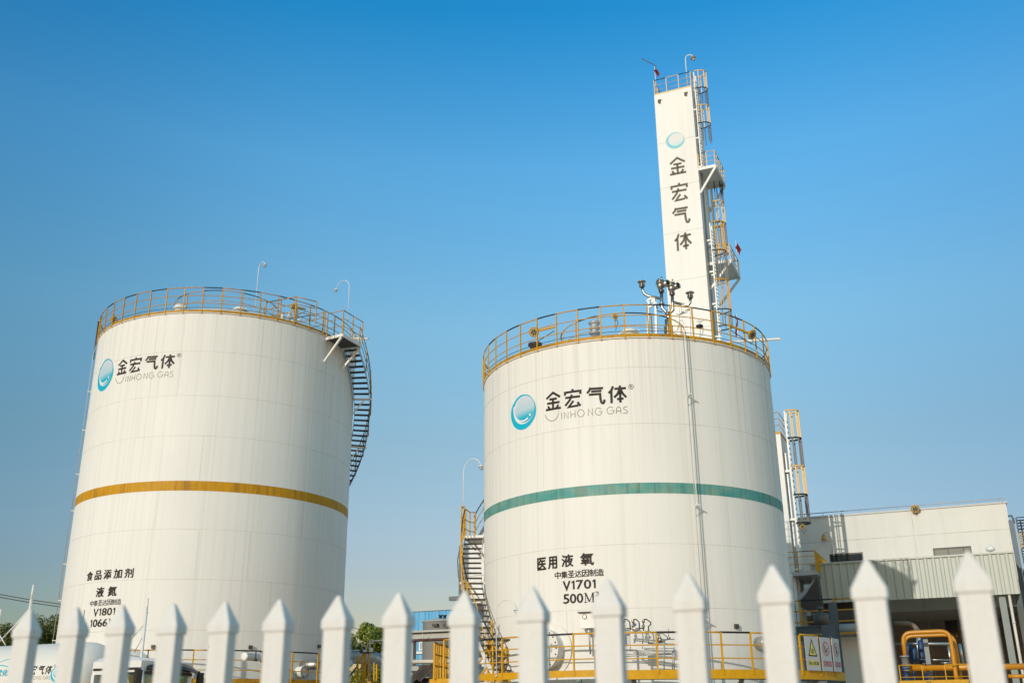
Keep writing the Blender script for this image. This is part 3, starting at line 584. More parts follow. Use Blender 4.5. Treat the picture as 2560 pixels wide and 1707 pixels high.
# ------------------------------------------------------------------ lamps
def gooseneck_make(base, hgt, reach, direc, label, name='gooseneck_lamp', shade=None, hs_=.72, pr_=.017):
    base = Vector(base); t = thing(name, label, 'lamp', base, 'lamps on curved poles'); d = Vector(direc).normalized(); mb = MB(); rr = reach/2
    pts = [base, base+Vector((0,0,hgt-rr))]+[base+Vector((0,0,hgt-rr))+d*(rr-rr*math.cos(a))+Vector((0,0,rr*math.sin(a))) for a in [k*math.pi/10*.88 for k in range(1,11)]]
    mb.tube(pts, pr_, 8); mb.lathe([(.06,0),(.06,.02),(.03,.03)], base, n=10); obj('pole', mb, lamp_white, t)
    e = pts[-1]; mb = MB(); dn = (pts[-1]-pts[-2]).normalized(); dn = (dn*.4+Vector((0,0,-.9))+d*.05).normalized()
    mb.lathe([(a*hs_,b*hs_) for a,b in [(.02,-.02),(.05,0),(.055,.07),(.12,.10),(.145,.135),(.145,.15),(.08,.155)]], e, dn, n=16); obj('lamp_head', mb, shade or lamp_white, t)
    mb = MB(); mb.lathe([(a*hs_,b*hs_) for a,b in [(.075,.15),(.085,.20),(.08,.27),(.05,.31),(.01,.325)]], e, dn, n=12); gl = obj('globe', mb, glass_m, t)
    mb = MB(); x = dn.orthogonal().normalized(); y = dn.cross(x)
    for k in range(6):
        an = k*math.pi/3; v = x*math.cos(an)+y*math.sin(an); mb.tube([e+dn*.15*hs_+v*.10*hs_, e+dn*.24*hs_+v*.105*hs_, e+dn*.32*hs_+v*.05*hs_], .005, 4)
    obj('wire_guard', mb, galv, t); return t
def gooseneck(px, py, t_, ztop_py, reach, direc, label, **k):
    b = P(px, py, t_); top = P(px, ztop_py, t_); return gooseneck_make(b, top.z-b.z, reach, direc, label, **k)
gooseneck(637, 784, TL.t-.5, 662, .62, (1,-.45,0), 'lamp on a white curved pole on the roof of the taller tank, head hanging right')
gooseneck(869, 800, TL.t+1.5, 697, .95, (-1,.2,0), 'lamp on a white curved pole above the stair landing of the taller tank')
gooseneck_make(cp(TR,-101,6.6,8.2), 3.05, .95, (1,-.3,0), 'lamp on a white curved pole on the stair landing beside the green banded tank')
gooseneck_make(cp(TR,-47,6.95,2.8), 2.35, .75, (1,-.1,0), 'low curved lamp pole in front of the green banded tank by its stair foot')

def flood_make(c, face, arm_to, label, m=None, size=.185):
    c = Vector(c); t = thing('flood_lamp', label, 'flood lamp', c, 'round yellow explosion proof flood lamps'); f = Vector(face).normalized(); mb = MB(); s = size/.27
    mb.lathe([(.05*s,-.30*s),(.12*s,-.27*s),(.14*s,-.16*s),(.17*s,-.12*s),(.26*s,-.06*s),(.27*s,0),(.235*s,.01*s),(.22*s,-.01*s)], c, f, n=24); o = obj('housing', mb, yellow, t)
    mb = MB()
    for k in range(24):
        x = f.orthogonal().normalized(); y = f.cross(x); an = k*math.pi/12; v = x*math.cos(an)+y*math.sin(an); mb.bar(c+v*.20*s-f*.12*s, c+v*.265*s-f*.03*s, .012*s, .05*s)
    obj('cooling_fins', mb, yellow, o)
    mb = MB(); mb.lathe([(.205*s,-.01),(.205*s,.006)], c, f, n=24); obj('lens', mb, mat_lens, t)
    mb = MB(); x = f.orthogonal().normalized(); y = f.cross(x)
    for k in range(6):
        an = k*math.pi/3+.3; v = x*math.cos(an)+y*math.sin(an); mb.lathe([(.052*s,.006),(.045*s,.02)], c+v*.115*s, f, n=10)
    mb.lathe([(.045*s,.006),(.04*s,.02)], c, f, n=10); obj('led_cluster', mb, dark, t)
    a = Vector(arm_to); mb = MB(); mb.bar(a, c-f*.2*s, .05, .07); obj('mounting_arm', mb, yellow, t)
    mb = MB(); p = c-f*.25*s; mb.tube([p, p+Vector((.06,0,-.1))-f*.12, p+Vector((.12,0,-.3)), p+Vector((.05,0,-.42)), a+Vector((0,0,-.15))], .014, 5); obj('cable', mb, black, t)
    return t
mat_lens = mat('cream_lens', (.50,.44,.24), .3)
cams = lambda p: (Vector((0,0,EYE))-world(p))
def facing(p, yaw, tilt):               # yaw from the camera side in degrees
    al = R(yaw+23.3); v = Vector((math.sin(al)*math.cos(tilt), -math.cos(al)*math.cos(tilt), math.sin(tilt))); return v
p = cp(TL,-48.5,TL.r-.25,19.36); flood_make(p, facing(p,-15,R(-28)), cp(TL,-44,TL.r,19.5), 'round yellow flood lamp on the left of the railing of the amber banded tank')
p = cp(TL,40.5,TL.r+.2,19.55); flood_make(p, facing(p,-8,R(-25)), cp(TL,47,TL.r,19.7), 'round yellow flood lamp on the railing of the amber banded tank near its landing')
p = cp(TR,-40.2,TR.r+.12,14.60); flood_make(p, facing(p,-15,R(-28)), cp(TR,-32,TR.r,14.65), 'round yellow flood lamp on the railing above the emblem of the green banded tank')
p = cp(TR,46.5,TR.r+.25,14.55); flood_make(p, facing(p,35,R(-35)), cp(TR,36,TR.r,14.75), 'round yellow flood lamp on the right part of the railing of the green banded tank')
p = P(1538, 791, TR.t-2.0); flood_make(p, facing(p,0,R(-20)), p+Vector((-.1,.3,-.3)), 'small yellow flood lamp on the roof of the green banded tank, behind its railing', size=.12)

# ------------------------------------------------------------------ vent pipework on the right tank roof
tv = TR.t-.3
V = lambda x, y, dt=0: P(1580+x/6.189, 680+y/6.189, tv+dt)
vt = thing('vent_pipework', 'stainless vent pipes with horns and mushroom caps on the roof of the green banded tank', 'vent pipes', (V(572,1000).x, tv, 14.6))
pr = .056
mb = MB(); c0 = V(572,985); top_b = V(572,820).z-c0.z
prof = [(.165,-.3)]+sum([[(.155,h),(.178,h+.012),(.178,h+.026),(.155,h+.038)] for h in [k*.05 for k in range(int(top_b/.05))]], [])+[(.13,top_b),(.13,top_b+.22),(.09,top_b+.25)]
mb.lathe(prof, c0, n=24); obj('bellows', mb, steel, vt)
mb = MB(); mb.tube([V(572,800), V(562,690), V(556,640)], pr*1.15, 10); mb.tube([V(556,650), V(520,610), V(470,560), V(460,500), V(456,290)], pr*1.15, 10); mb.tube([V(560,650), V(600,620), V(636,585), V(628,500), V(622,330)], pr*1.15, 10)
obj('riser_pipe', mb, steel, vt)
def flange(at, axis=(0,0,1), r=.115, th=.03, gap=0):
    mb = MB()
    for k in ((0,) if not gap else (0, gap)): mb.lathe([(r,k),(r,k+th)], at, axis, n=16)
    obj('flange', mb, steel, vt)
for q in (V(556,655),V(461,505),V(456,300),V(622,340)): flange(q-Vector((0,0,.04)), gap=.055)
def mushroom(x0, y0):
    c = V(x0, y0); mb = MB(); mb.lathe([(0.115,-.19),(0.115,-.155),(0.0633,-.15),(0.0633,-.12),(0.1207,-.115),(0.1207,-.08),(0.046,-.075),(0.046,.015),(0.1725,.02),(0.1782,.035),(0.092,.085),(0.023,.10)], c, n=20); obj('vent_cap', mb, steel, vt)
mb = MB(); mb.tube([V(440,410), V(250,372), V(200,345), V(165,290), V(155,235)], pr, 10); obj('side_pipe', mb, steel, vt); mushroom(152, 165)
mb = MB(); mb.tube([V(640,470), V(830,515), V(875,510), V(900,470), V(905,400)], pr, 10); obj('side_pipe', mb, steel, vt); mushroom(897, 335)
def relief(x0, y0, hx, hy):
    c = V(x0, y0); mb = MB(); mb.lathe([(q*1.3,h*1.3) for q, h in [(.06,-.16),(.08,-.10),(.105,-.05),(.115,0),(.10,.06),(.145,.075),(.145,.10),(.09,.105),(.09,.15),(.12,.155),(.12,.18),(.05,.19)]], c, n=18)
    for dx_, h in ((-.06,.27),(.06,.31)): mb.lathe([(.028,.18),(.028,h*1.25),(.01,h*1.25+.01)], c+Vector((dx_,0,0)), n=8)
    obj('relief_valve', mb, steel, vt)
    e = V(hx, hy); d = (e-c+Vector((0,-.14,0))); L_ = d.length; d.normalize(); mb = MB(); mb.lathe([(.07,.04),(.12,.15),(.135,L_),(.12,L_),(.115,.16)], c, d, n=20); o = obj('relief_horn', mb, steel, vt)
    mb = MB(); mb.lathe([(.115,L_-.06),(.115,L_-.05)], c, d, n=20); obj('horn_mouth', mb, black, vt)
relief(440, 215, 575, 185); relief(612, 255, 735, 225)
def goal(pts, wd=.085):
    mb = MB(); mb.cur = 0
    for a, b in pts: mb.bar(a, b, wd, wd)
    obj('support_frame', mb, white_steel, vt)
goal([(V(252,1000),V(250,560)),(V(378,1000),V(366,490)),(V(236,560),V(385,475)),(V(262,530),V(258,440)),(V(322,480),V(318,385)),(V(345,480),V(342,385)),(V(232,455),V(330,380))])
goal([(V(735,1010,.3),V(712,660,.3)),(V(895,1010,.3),V(880,575,.3)),(V(700,660,.3),V(885,590,.3)),(V(728,655),V(726,560)),(V(750,640),V(748,550)),(V(770,525),V(890,490))])
mb = MB(); mb.tube([V(385,530), V(385,600), V(470,620)], .02, 6); mb.lathe([(.08,-.012),(.08,.012)], V(385,545), (1,0,0), n=12); obj('drain_line', mb, dark, vt)
vs2 = thing('roof_valve', 'small black valve on a white stem on the roof right of the vent pipes', 'valve', (V(1055,1060).x, tv, 14.4))
mb = MB(); mb.tube([V(1055,1060), V(1048,740)], .028, 8); mb.bar(V(1060,755), V(1150,715), .045); obj('stem', mb, white_steel, vs2)
mb = MB(); mb.lathe([(.05,-.09),(.13,-.05),(.145,.03),(.08,.07)], V(1045,840), n=14); mb.tube([V(1080,820), V(1100,860), V(1098,930), V(1080,980)], .012, 5)
for k in (-1,1):
    c = V(1045+k*22,760); mb.tube([c+Vector((.045*math.cos(a*math.pi/5),0,.035*math.sin(a*math.pi/5))) for a in range(10)], .007, 5, closed=True)
obj('actuator', mb, black, vs2)
mb = MB(); a, b = P(1857, 853, TR.t+2.2), P(1951, 847, TR.t+.9); mb.tube([a+(a-b)*1.2, b], .05, 8); tag(obj('horizontal_rod', mb, white_steel, base=a), 'white rod sticking out sideways beyond the railing of the green banded tank', 'rod')
mb = MB(); a, b = P(880, 846, TL.t+2.4), P(921, 847, TL.t+2.0); mb.tube([a+(a-b)*1.5, b], .05, 8); tag(obj('horizontal_rod', mb, white_steel, base=a), 'white rod sticking out sideways behind the stair of the amber banded tank', 'rod')

# ------------------------------------------------------------------ ring walkways round the tank feet
wk = thing('ring_walkway', 'raised yellow railed walkway curving round the foot of the green banded tank', 'walkway', (TR.s, TR.t, 0), 'railed walkways round the tanks')
obj('deck', MB().arcbox(TR, -56, -10.2, 5.95, 6.85, 2.74, 2.80), tread_m, wk)
obj('deck', MB().arcbox(TR, -9.8, 60, 5.95, 7.22, 2.62, 2.68), tread_m, wk)
obj('edge_beam', MB().arcbox(TR, -56, -10.2, 6.86, 6.92, 2.70, 2.90), yellow, wk)
obj('edge_beam', MB().arcbox(TR, -9.8, 60, 7.23, 7.30, 2.60, 2.86), yellow, wk)
for (a0, a1, r, z, n) in ((-56, -12, 6.9, 2.80, 4), (-10, 52, 7.28, 2.76, 8)):
    rail_arc(wk, TR, r, z, a0, a1, n, h=1.16, mids=(.42,.80), post=.05, tr=.028, seg_black=1 if r < 7 else 0, pr=.02)
mb = MB()
for a in range(-50, 60, 14): mb.bar(cp(TR,a,6.8,0), cp(TR,a,6.8,2.65), .12); mb.bar(cp(TR,a,5.7,1.9), cp(TR,a,6.9,2.6), .08)
obj('support_post', mb, green_grey, wk)
wk2 = thing('ring_walkway', 'raised yellow railed walkway curving round the foot of the amber banded tank behind the truck', 'walkway', (TL.s, TL.t, 0), 'railed walkways round the tanks')
obj('deck', MB().arcbox(TL, -70, 66, 6.6, 7.30, 2.92, 2.98), tread_m, wk2); obj('edge_beam', MB().arcbox(TL, -70, 66, 7.31, 7.37, 2.80, 3.10), toe_rust, wk2)
rail_arc(wk2, TL, 7.35, 3.0, -70, 66, 13, h=1.16, mids=(.42,.80), post=.05, tr=.026, ymat=yellow, seg_black=0)
mb = MB()
for a in range(-64, 66, 14): mb.bar(cp(TL,a,6.9,0), cp(TL,a,6.9,2.9), .12)
obj('support_post', mb, green_grey, wk2)

# gauge box, valve row, small pipes at the foot of the right tank
gb = thing('gauge_box', 'white instrument box with a round gauge and dark lid on the green banded tank', 'instrument box', cp(TR,-21.5,TR.r,4.2))
ax = cp(TR,-21.5,1,0)-cp(TR,-21.5,0,0); xx = ax.cross(Vector((0,0,1))).normalized()*-1
def obox(mb, c, w_, d_, h_): mb.hexa([c+xx*i*w_/2+ax*j*d_+Vector((0,0,k*h_/2)) for k in (-1,1) for i, j in ((-1,0),(1,0),(1,1),(-1,1))])
c = cp(TR,-21.5,TR.r+.12,4.42); mb = MB(); obox(mb, c, .5, .28, .46); obj('case', mb, white_steel, gb)
mb = MB(); obox(mb, c+Vector((0,0,.25)), .58, .36, .035); obj('lid', mb, dark, gb)
mb = MB(); fc = c+ax*.285-xx*.08+Vector((0,0,.12)); mb.lathe([(.075,0),(.075,.02),(.06,.021),(.06,.012)], fc, ax, n=20); obj('gauge', mb, dark, gb)
mb = MB(); mb.lathe([(.058,.013),(.058,.016)], fc, ax, n=20); obj('dial', mb, pale, gb)
mb = MB(); mb.tube([c-Vector((0,0,.22))+ax*.15, c-Vector((0,0,.6))+ax*.1, c-Vector((0,0,1.0))+ax*.05], .03, 6); mb.lathe([(.09,0),(.09,.12),(.05,.14)], c-Vector((0,0,.4))+ax*.1, n=10); obj('stem', mb, galv, gb)
vg = thing('valve_row', 'small valves with looped black hoses above the walkway rail of the green banded tank', 'valves', cp(TR,-7,TR.r,3.6))
t_v = TR.t-TR.r-.55
D = lambda x, y, dt=0: P(1380+x/7.35, 1500+y/7.35, t_v+dt)
for x0 in (1320, 1490, 1680):
    mb = MB(); mb.tube([D(x0,560), D(x0,400)], .02, 8); mb.lathe([(.02,-.03),(.045,0),(.05,.06),(.03,.08)], D(x0,400), n=10); mb.lathe([(.035,-.04),(.035,.04)], D(x0,470), (1,0,0), n=10); obj('valve', mb, steel, vg)
    mb = MB(); e = 120 if x0 < 1600 else 140; mb.tube([D(x0+10,350), D(x0+60,348), D(x0+e-10,400), D(x0+e-5,440), D(x0+e-50,480), D(x0+e-40,560)] if x0 > 1600 else [D(x0+10,350), D(x0+60,350), D(x0+e-10,400), D(x0+e,540)], .020, 6); obj('hose', mb, black, vg)
mb = MB(); mb.lathe([(.05,-.02),(.05,.02)], D(1520,445,-.05), (0,1,0), n=10); obj('handle', mb, pump_blue, vg)
mb = MB(); mb.tube([D(1300,520), D(1700,510)], .022, 8); mb.tube([D(1300,555), D(1600,556)], .02, 6); mb.bar(D(1300,520), D(1300,600), .05); obj('manifold', mb, steel, vg)
mb = MB()
for i, (x0, x1, y0, y1) in enumerate(((1700,2250,880,880),(1690,2240,900,930),(1440,2220,925,930),(1500,2200,960,965),(1320,2230,985,985),(1330,2200,1025,990))): mb.tube([D(x0,y0,i*.05), D(x1,y1,i*.05)], .014, 6)
for x0, y0, y1 in ((1440,845,925),(1665,590,800),(1665,840,890),(1770,585,790),(2060,720,1290),(2215,940,1290),(2245,860,1280)): mb.tube([D(x0,y0), D(x0,y1)], .018, 6)
mb.tube([D(1770,790), D(2240,800)], .018, 6); mb.tube([D(2030,715), D(2250,715)], .015, 6)
obj('instrument_tubing', mb, galv, vg)
nb = thing('notice_board', 'white notice board hung below the walkway rail left of the valve hoses', 'notice board', D(1370,720))
mb = MB(); a, b = D(1295,620,-.75), D(1440,810,-.75); mb.box(a.x, b.x, a.y-.01, a.y+.02, b.z, a.z); obj('panel', mb, sign_white, nb)
for (px, py) in ((2000,735),(2145,690)):
    c = D(px,py); mb = MB(); mb.tube([c+Vector((0,0,.28)), c], .010, 6); mb.lathe([(.02,-.05),(.045,0),(.02,.05)], c, (1,0,0), n=10); obj('valve', mb, steel, vg)
mb = MB(); c = D(1990,735,.1); mb.lathe([(.07,-.3),(.07,.02),(.09,.03),(.09,.06),(.03,.08)], c, (0,-1,0), n=16); obj('nozzle', mb, steel, vg)
for (T, par, pts) in ((TL, tkL, ((371,1625),(640,1627),(656,1630))),):
    for (px, py) in pts:
        c = P(px, py, TL.t-TL.r-.7); mb = MB(); mb.tube([c, c-Vector((0,0,.35))], .02, 6); mb.lathe([(.10,0),(.10,.02)], c, n=12); mb.lathe([(.05,0),(.07,.05),(.05,.1)], c-Vector((0,0,.35)), n=10); obj('valve', mb, dark, par)
for (px, py) in ((625,1641),):
    c = P(px, py, TL.t-TL.r+.1); mb = MB(); mb.lathe([(.14,-.5),(.14,.3),(.16,.31),(.16,.36),(.08,.37)], c, (0,-1,0), n=16); obj('nozzle', mb, white_steel, tkL)
for (px, py, T, par) in ((625,1617,TL,tkL),(796,1615,TL,tkL),(384,1616,TL,tkL),(525,1616,TL,tkL),(1839,1565,TR,tkR)):
    p_ = P(px, py, T.t-T.r+.3 if T is TR else T.t-T.r+.35)
    v = ray(px, py); 
    h_ = Vector((v.x, v.y, 0)).normalized(); C_ = U*T.s+W*T.t; b_2 = h_.dot(C_); k_ = b_2-math.sqrt(max(.01, b_2*b_2-C_.length_squared+T.r*T.r)); q_ = h_*k_; a_q = math.degrees(math.atan2(q_.x-C_.x, -(q_.y-C_.y))); zq = EYE+v.z/math.hypot(v.x,v.y)*k_
    obj('wall_bracket', MB().arcbox(T, a_q-.6, a_q+.6, T.r-.02, T.r+.10, zq-.07, zq+.07, 1), dark, par)
for a_, z_ in ((13.5, 3.25),):
    n0 = cp(TL,a_,TL.r-.1,z_); ax4 = cp(TL,a_,1,0)-cp(TL,a_,0,0); insulated(tkL, [n0, n0+ax4*.7, n0+ax4*.85+Vector((0,0,-.2)), n0+ax4*.85+Vector((0,0,-1.5))], .11, white_steel, 'nozzle')
a_ = 57; n0 = cp(TL,a_,TL.r-.1,3.72); ax4 = cp(TL,a_,1,0)-cp(TL,a_,0,0); insulated(tkL, [n0, n0+ax4*1.1], .19, alu, 'nozzle')

# ------------------------------------------------------------------ warning signs on the walkway rail
def sign(a0, a1, label, kind):
    r = 7.33; z0, z1 = 2.86, 3.88; pa, pb = cp(TR,a0,r+.05,0), cp(TR,a1,r+.05,0); t = thing('warning_sign', label, 'sign', Vector((pa.x,pa.y,z0)), 'safety signs on the walkway rail')
    x = (pb-pa); wd = x.length; x.normalize(); nrm = x.cross(Vector((0,0,1))).normalized()
    F = lambda lift: (lambda u_, v_: pa+x*u_*wd+Vector((0,0,z0+(z1-z0)*v_))+nrm*lift)
    f0 = F(0); mb = MB(); mb.hexa([f0(0,0)-nrm*.012, f0(1,0)-nrm*.012, f0(1,0), f0(0,0), f0(0,1)-nrm*.012, f0(1,1)-nrm*.012, f0(1,1), f0(0,1)]); obj('panel', mb, sign_white, t)
    sx = 1/wd; f1, f2, f3 = F(.003), F(.006), F(.009); cx = .5
    def ring(f, cx, cy, ro, ri, m, name, n=28):
        mb = MB()
        for i in range(n):
            a, b = 2*math.pi*i/n, 2*math.pi*(i+1)/n; g_ = lambda r_, t_: f(cx+r_*math.cos(t_)*sx, cy+r_*math.sin(t_)/(z1-z0)); mb.quad(g_(ri,a), g_(ro,a), g_(ro,b), g_(ri,b))
        return obj(name, mb, m, t)
    def strk(line, wd_, f, m, name):
        mb = MB(); stroke(mb, line, wd_, lambda a, b: f(cx+a*sx, .66+b/(z1-z0))); return obj(name, mb, m, t)
    if kind == 'cold':
        mb = MB(); mb.poly([f1(cx-.20*sx,.42), f1(cx+.20*sx,.42), f1(cx,.88)]); obj('pictogram', mb, sign_yellow, t)
        strk([(-.205,-.235),(.205,-.235),(0,.245),(-.205,-.235),(.205,-.235)], .036, f2, black, 'pictogram')
        mb = MB(); g_ = lambda a, b: f2(cx+a*sx, .66+b/(z1-z0))
        for k in range(6):
            an = k*math.pi/3+math.pi/6; c, s_ = math.cos(an), math.sin(an); stroke(mb, [(0,-.1),(.095*c,-.1+.095*s_)], .014, g_)
            for sg in (-1,1):
                b_ = an+sg*.9; stroke(mb, [(.055*c,-.1+.055*s_),(.055*c+.035*math.cos(b_),-.1+.055*s_+.035*math.sin(b_))], .011, g_)
        obj('pictogram', mb, black, t); bm_, tx, tm = sign_yellow, '当心低温', black
    else:
        ring(f1, cx, .66, .215, .18, sign_red, 'pictogram')
        if kind == 'fire':
            strk([(.11,.02),(-.02,-.10),(-.04,-.14)], .03, f1, black, 'pictogram'); strk([(-.10,.06),(-.105,-.02),(-.06,-.09),(-.02,-.05)], .035, f1, black, 'pictogram'); tx = '禁止烟火'
        else:
            strk([(-.005,.10),(-.01,-.13)], .07, f1, black, 'pictogram'); tx = '禁止手机'
        strk([(-.14,.14),(.14,-.14)], .028, f2, sign_red, 'pictogram'); bm_, tm = sign_red, sign_white
    mb = MB(); mb.quad(f1(.12,.14), f1(.90,.14), f1(.90,.29), f1(.12,.29)); obj('caption', mb, bm_, t)
    for i, ch in enumerate(tx): text_on(t, ch, f2, .15+.18*i+.01*i, .15+.18*i+.01*i+.16, .165, .265, tm, .02)
sign(37.6, 43.2, 'low temperature warning sign with a snowflake in a yellow triangle', 'cold')
sign(44.2, 49.4, 'no open flame sign with a crossed out match, between the other two signs', 'fire')
sign(50.4, 55.2, 'prohibition sign with an upright dark shape in a red ring, rightmost on the rail', 'phone')

# ------------------------------------------------------------------ separation tower
TT = 70.; s0, s1 = -17.28, -14.18; dep = 3.3; ztw = 49.15; PT = 3.4
tw = thing('distillation_tower', 'very tall slender white tower with dark characters behind the green banded tank', 'tower', ((s0+s1)/2, TT, 0), 'white cold box towers')
mb = MB(); mb.box(s0, s1, TT, TT+dep, 0, ztw); mb.cur = 1
for z in [ztw-4.6-4.02*k for k in range(11)]: mb.box(s0-.006, s1+.006, TT-.006, TT+dep+.006, z-.02, z+.02)
body = obj('casing', mb, [tower_paint, mat('faint_seam', (.60,.58,.52), .6)], tw)
mb = MB()
for k in range(12): mb.box(s1, s1+.12, TT+.9, TT+1.05, 4+k*3.9, 4.15+k*3.9)
obj('ladder_bracket', mb, white_steel, body)
for xs, zs in ((s0+.28, ztw-.95), (s1-.62, ztw-.85)):
    mb = MB(); mb.poly([Vector((xs,TT-.008,zs+.42)), Vector((xs,TT-.008,zs+.12)), Vector((xs+.2,TT-.008,zs)), Vector((xs+.3,TT-.008,zs+.4))]); obj('lifting_hole', mb, dark, body)
    mb = MB(); mb.box(xs-.03, xs+.33, TT-.05, TT-.009, zs+.43, zs+.47); obj('hole_lip', mb, tower_paint, body)
# corner tubes on the right side
mb = MB(); mb.tube([(s1+.07,TT+.9,0),(s1+.07,TT+.9,ztw-.6)], .06, 8); obj('side_pipe', mb, galv, tw)
f = lambda cx, cz, sx, sz, lift=.012: (lambda x, z: Vector((cx+x*sx, TT-lift, cz+z*sz)))
emblem(tw, lambda lift: f(-15.76, 44.55, 1.14, 1.14, lift+.006), (pale_cyan, pale, fade_m2, pale), swirl=False)
for k, cz in (('jin',42.25),('hong',39.98),('qi',37.9),('ti',35.74)):
    mb = MB(); g_ = f(-15.78, cz, 2.13, 2.35)
    for l in GL[k]: stroke(mb, [(a-GX[k], b-(.02 if k != 'qi' else 0)) for a, b in l], .078, g_)
    obj('lettering', mb, letter2, tw)
rail_line(tw, [(s0+.05,TT+dep-.1,ztw),(s0+.05,TT+.05,ztw),(s1-.02,TT+.05,ztw),(s1-.02,TT+dep-.1,ztw),(s0+.05,TT+dep-.1,ztw)], h=1.45, mids=(.48,.96), step=1.0, tr=.035, post=.06, m=pale_yellow, name='roof_railing', toe=True)
def cage_ladder(parent, cs, ct, z0, z1, zc0, wdt=.62, r=.40, bay=2.0, start=0, stand=.0, ym=None, body_m=None):
    ym = ym or yellow; mb = MB()
    for dy in (-wdt/2, wdt/2): mb.bar((cs,ct+dy,z0), (cs,ct+dy,z1+1.2), .09, .09, (0,1,0))
    ld = obj('ladder', mb, white_steel, parent); mb = MB(); n = int((z1+1-z0)/.3)
    for k in range(n): mb.bar((cs,ct-wdt/2,z0+.3*k), (cs,ct+wdt/2,z0+.3*k), .05, .05)
    obj('rungs', mb, white_steel, ld)
    z = z0; mb = MB()
    while z < z1: mb.box(cs-.32, cs, ct-wdt/2-.04, ct-wdt/2+.04, z, z+.12); mb.box(cs-.32, cs, ct+wdt/2-.04, ct+wdt/2+.04, z, z+.12); z += 2.6
    obj('ladder_bracket', mb, white_steel, ld)
    z = z1+1.2; i = start; hoop = lambda zz: [(cs+.02+ (r*1.9)*math.sin(math.pi*k/10)**.8, ct-math.cos(math.pi*k/10)*max(r,wdt/2), zz) for k in range(11)]
    while z > zc0+.3:
        zn = max(zc0, z-bay); mb = MB(); mb.cur = i % 2
        mb.tube(hoop(z), .048, 5); mb.tube(hoop(zn), .048, 5) if zn == zc0 else None
        for k in (1,3,5,7,9):
            p = hoop(z)[k]; mb.bar(p, (p[0],p[1],zn), .065, .04)
        obj('cage_bay', mb, [ym, black], ld); z = zn; i += 1
    return ld
def platform(parent, sa, sb, ta, tb, z, rail_m=None, brace=2.2, seg=1):
    mb = MB(); mb.box(sa, sb, ta, tb, z-.05, z); pf = obj('platform', mb, white_steel, parent)
    mb = MB()
    for a, b in (((sa,ta),(sb,ta)),((sb,ta),(sb,tb)),((sb,tb),(sa,tb))): mb.bar((*a,z-.1),(*b,z-.1), .12, .24)
    obj('platform_frame', mb, white_steel, pf)
    for t_ in (ta, tb): obj('brace', MB().bar((sa,t_,z-brace),(sb,t_,z-.2), .16, .16), white_steel, pf)
    rail_line(parent, [(sa+.05,ta,z),(sb,ta,z),(sb,tb,z),(sa+.05,tb,z)], h=1.3, mids=(.45,.88), step=.85, tr=.032, post=.06, m=rail_m or yellow, seg=seg, name='platform_railing')
cl1 = cage_ladder(tw, s1+.28, TT+.35, 41.7, ztw+.1, 43.9, start=0, bay=1.62, r=.47, ym=pale_yellow)
platform(tw, s1, s1+1.35, TT+.1, TT+PT, 41.7, rail_m=pale_yellow)
cage_ladder(tw, s1+.30, TT+3.0, 34.2, 40.6, 35.4, start=1, bay=1.9, r=.47, ym=pale_yellow)
platform(tw, s1, s1+1.7, TT+.9, TT+.9+PT, 33.9, rail_m=pale_yellow)
cage_ladder(tw, s1+.55, TT+.35, 24.9, 35.6, 28.3, start=0, bay=2.4, r=.5, ym=yellow)
platform(tw, s1, s1+2.2, TT+.1, TT+3.8, 24.7)
cage_ladder(tw, s1+.75, TT+2.4, 3, 24.7, 5, start=0)
gooseneck_make((s1-.35, TT+.25, ztw), 3.2, .62, (1,0,0), 'lamp with a tan cone shade on a pole at the top of the tall tower', shade=lamp_shade_m, hs_=1.5, pr_=.04)
def flag(base, h, pts, m, label, lean=(0,0,0), pole_m=None):
    base = Vector(base); t = thing('flag', label, 'flag', base, 'small red flags'); mb = MB(); top = base+Vector((0,0,h))+Vector(lean); mb.tube([base, top], .03, 6); obj('flagpole', mb, pole_m or white_steel, t)
    mb = MB(); n = 8
    for i in range(n):
        for j in range(4):
            g_ = lambda a, b: top+Vector((pts[0]*a/n+.08*math.sin(b*1.3), .12*math.sin(a*1.1+b), -pts[1]*b/4 - pts[2]*a/n))
            mb.quad(g_(i,j), g_(i+1,j), g_(i+1,j+1), g_(i,j+1), True)
    so_ = obj('cloth', mb, m, t); return t
flag((s0+.15, TT+.2, ztw), 2.9, (.35,.4,.8), red_cloth, 'small dark red flag at the left corner of the top of the tall tower')
mb = MB(); mb.bar((s0-.9,TT+.2,ztw+4.0),(s0+.3,TT+.2,ztw+2.9), .06); tag(obj('wind_arrow', mb, black, base=(s0,TT+.2,ztw+3)), 'thin dark wind arrow above the left corner of the tall tower', 'wind vane')
q = P(1843, 640, TT+2); flag(q, 1.3, (.28,.6,.7), red_cloth, 'small red flag on the railing of the lowest fully visible platform of the tall tower')
q = P(1824, 800, TT-4); flag((s1+1.9, TT+.1, 25.9), 3.2, (-.12,1.7,.1), pink_cloth, 'faded red flag hanging upright just above the railing of the green banded tank')

# ------------------------------------------------------------------ lower cold box with ladder
C2t = 55.; c2l, c2r = -11.4, -7.86; zc2 = 15.9
c2 = thing('cold_box', 'lower white cold box column with a caged ladder, half hidden behind the green banded tank', 'tower', ((c2l+c2r)/2, C2t, 0), 'white cold box towers')
mb = MB(); mb.box(c2l, c2r, C2t, C2t+2.9, 0, zc2); obj('casing', mb, tower_paint, c2)
mb = MB(); mb.box(c2l-.02, c2r+.03, C2t-.03, C2t+2.93, zc2, zc2+.12); obj('roof_edge', mb, yellow, c2)
rail_line(c2, [(c2l+.1,C2t+.05,zc2+.12),(c2r,C2t+.05,zc2+.12),(c2r,C2t+2.8,zc2+.12)], h=1.1, step=1.3, m=orange_y, name='roof_railing', black_rail=False)
cage_ladder(c2, c2r+.32, C2t+.5, 8.6, zc2+.1, 11.05, bay=1.55, start=0, wdt=.5, r=.35, ym=pale_yellow)
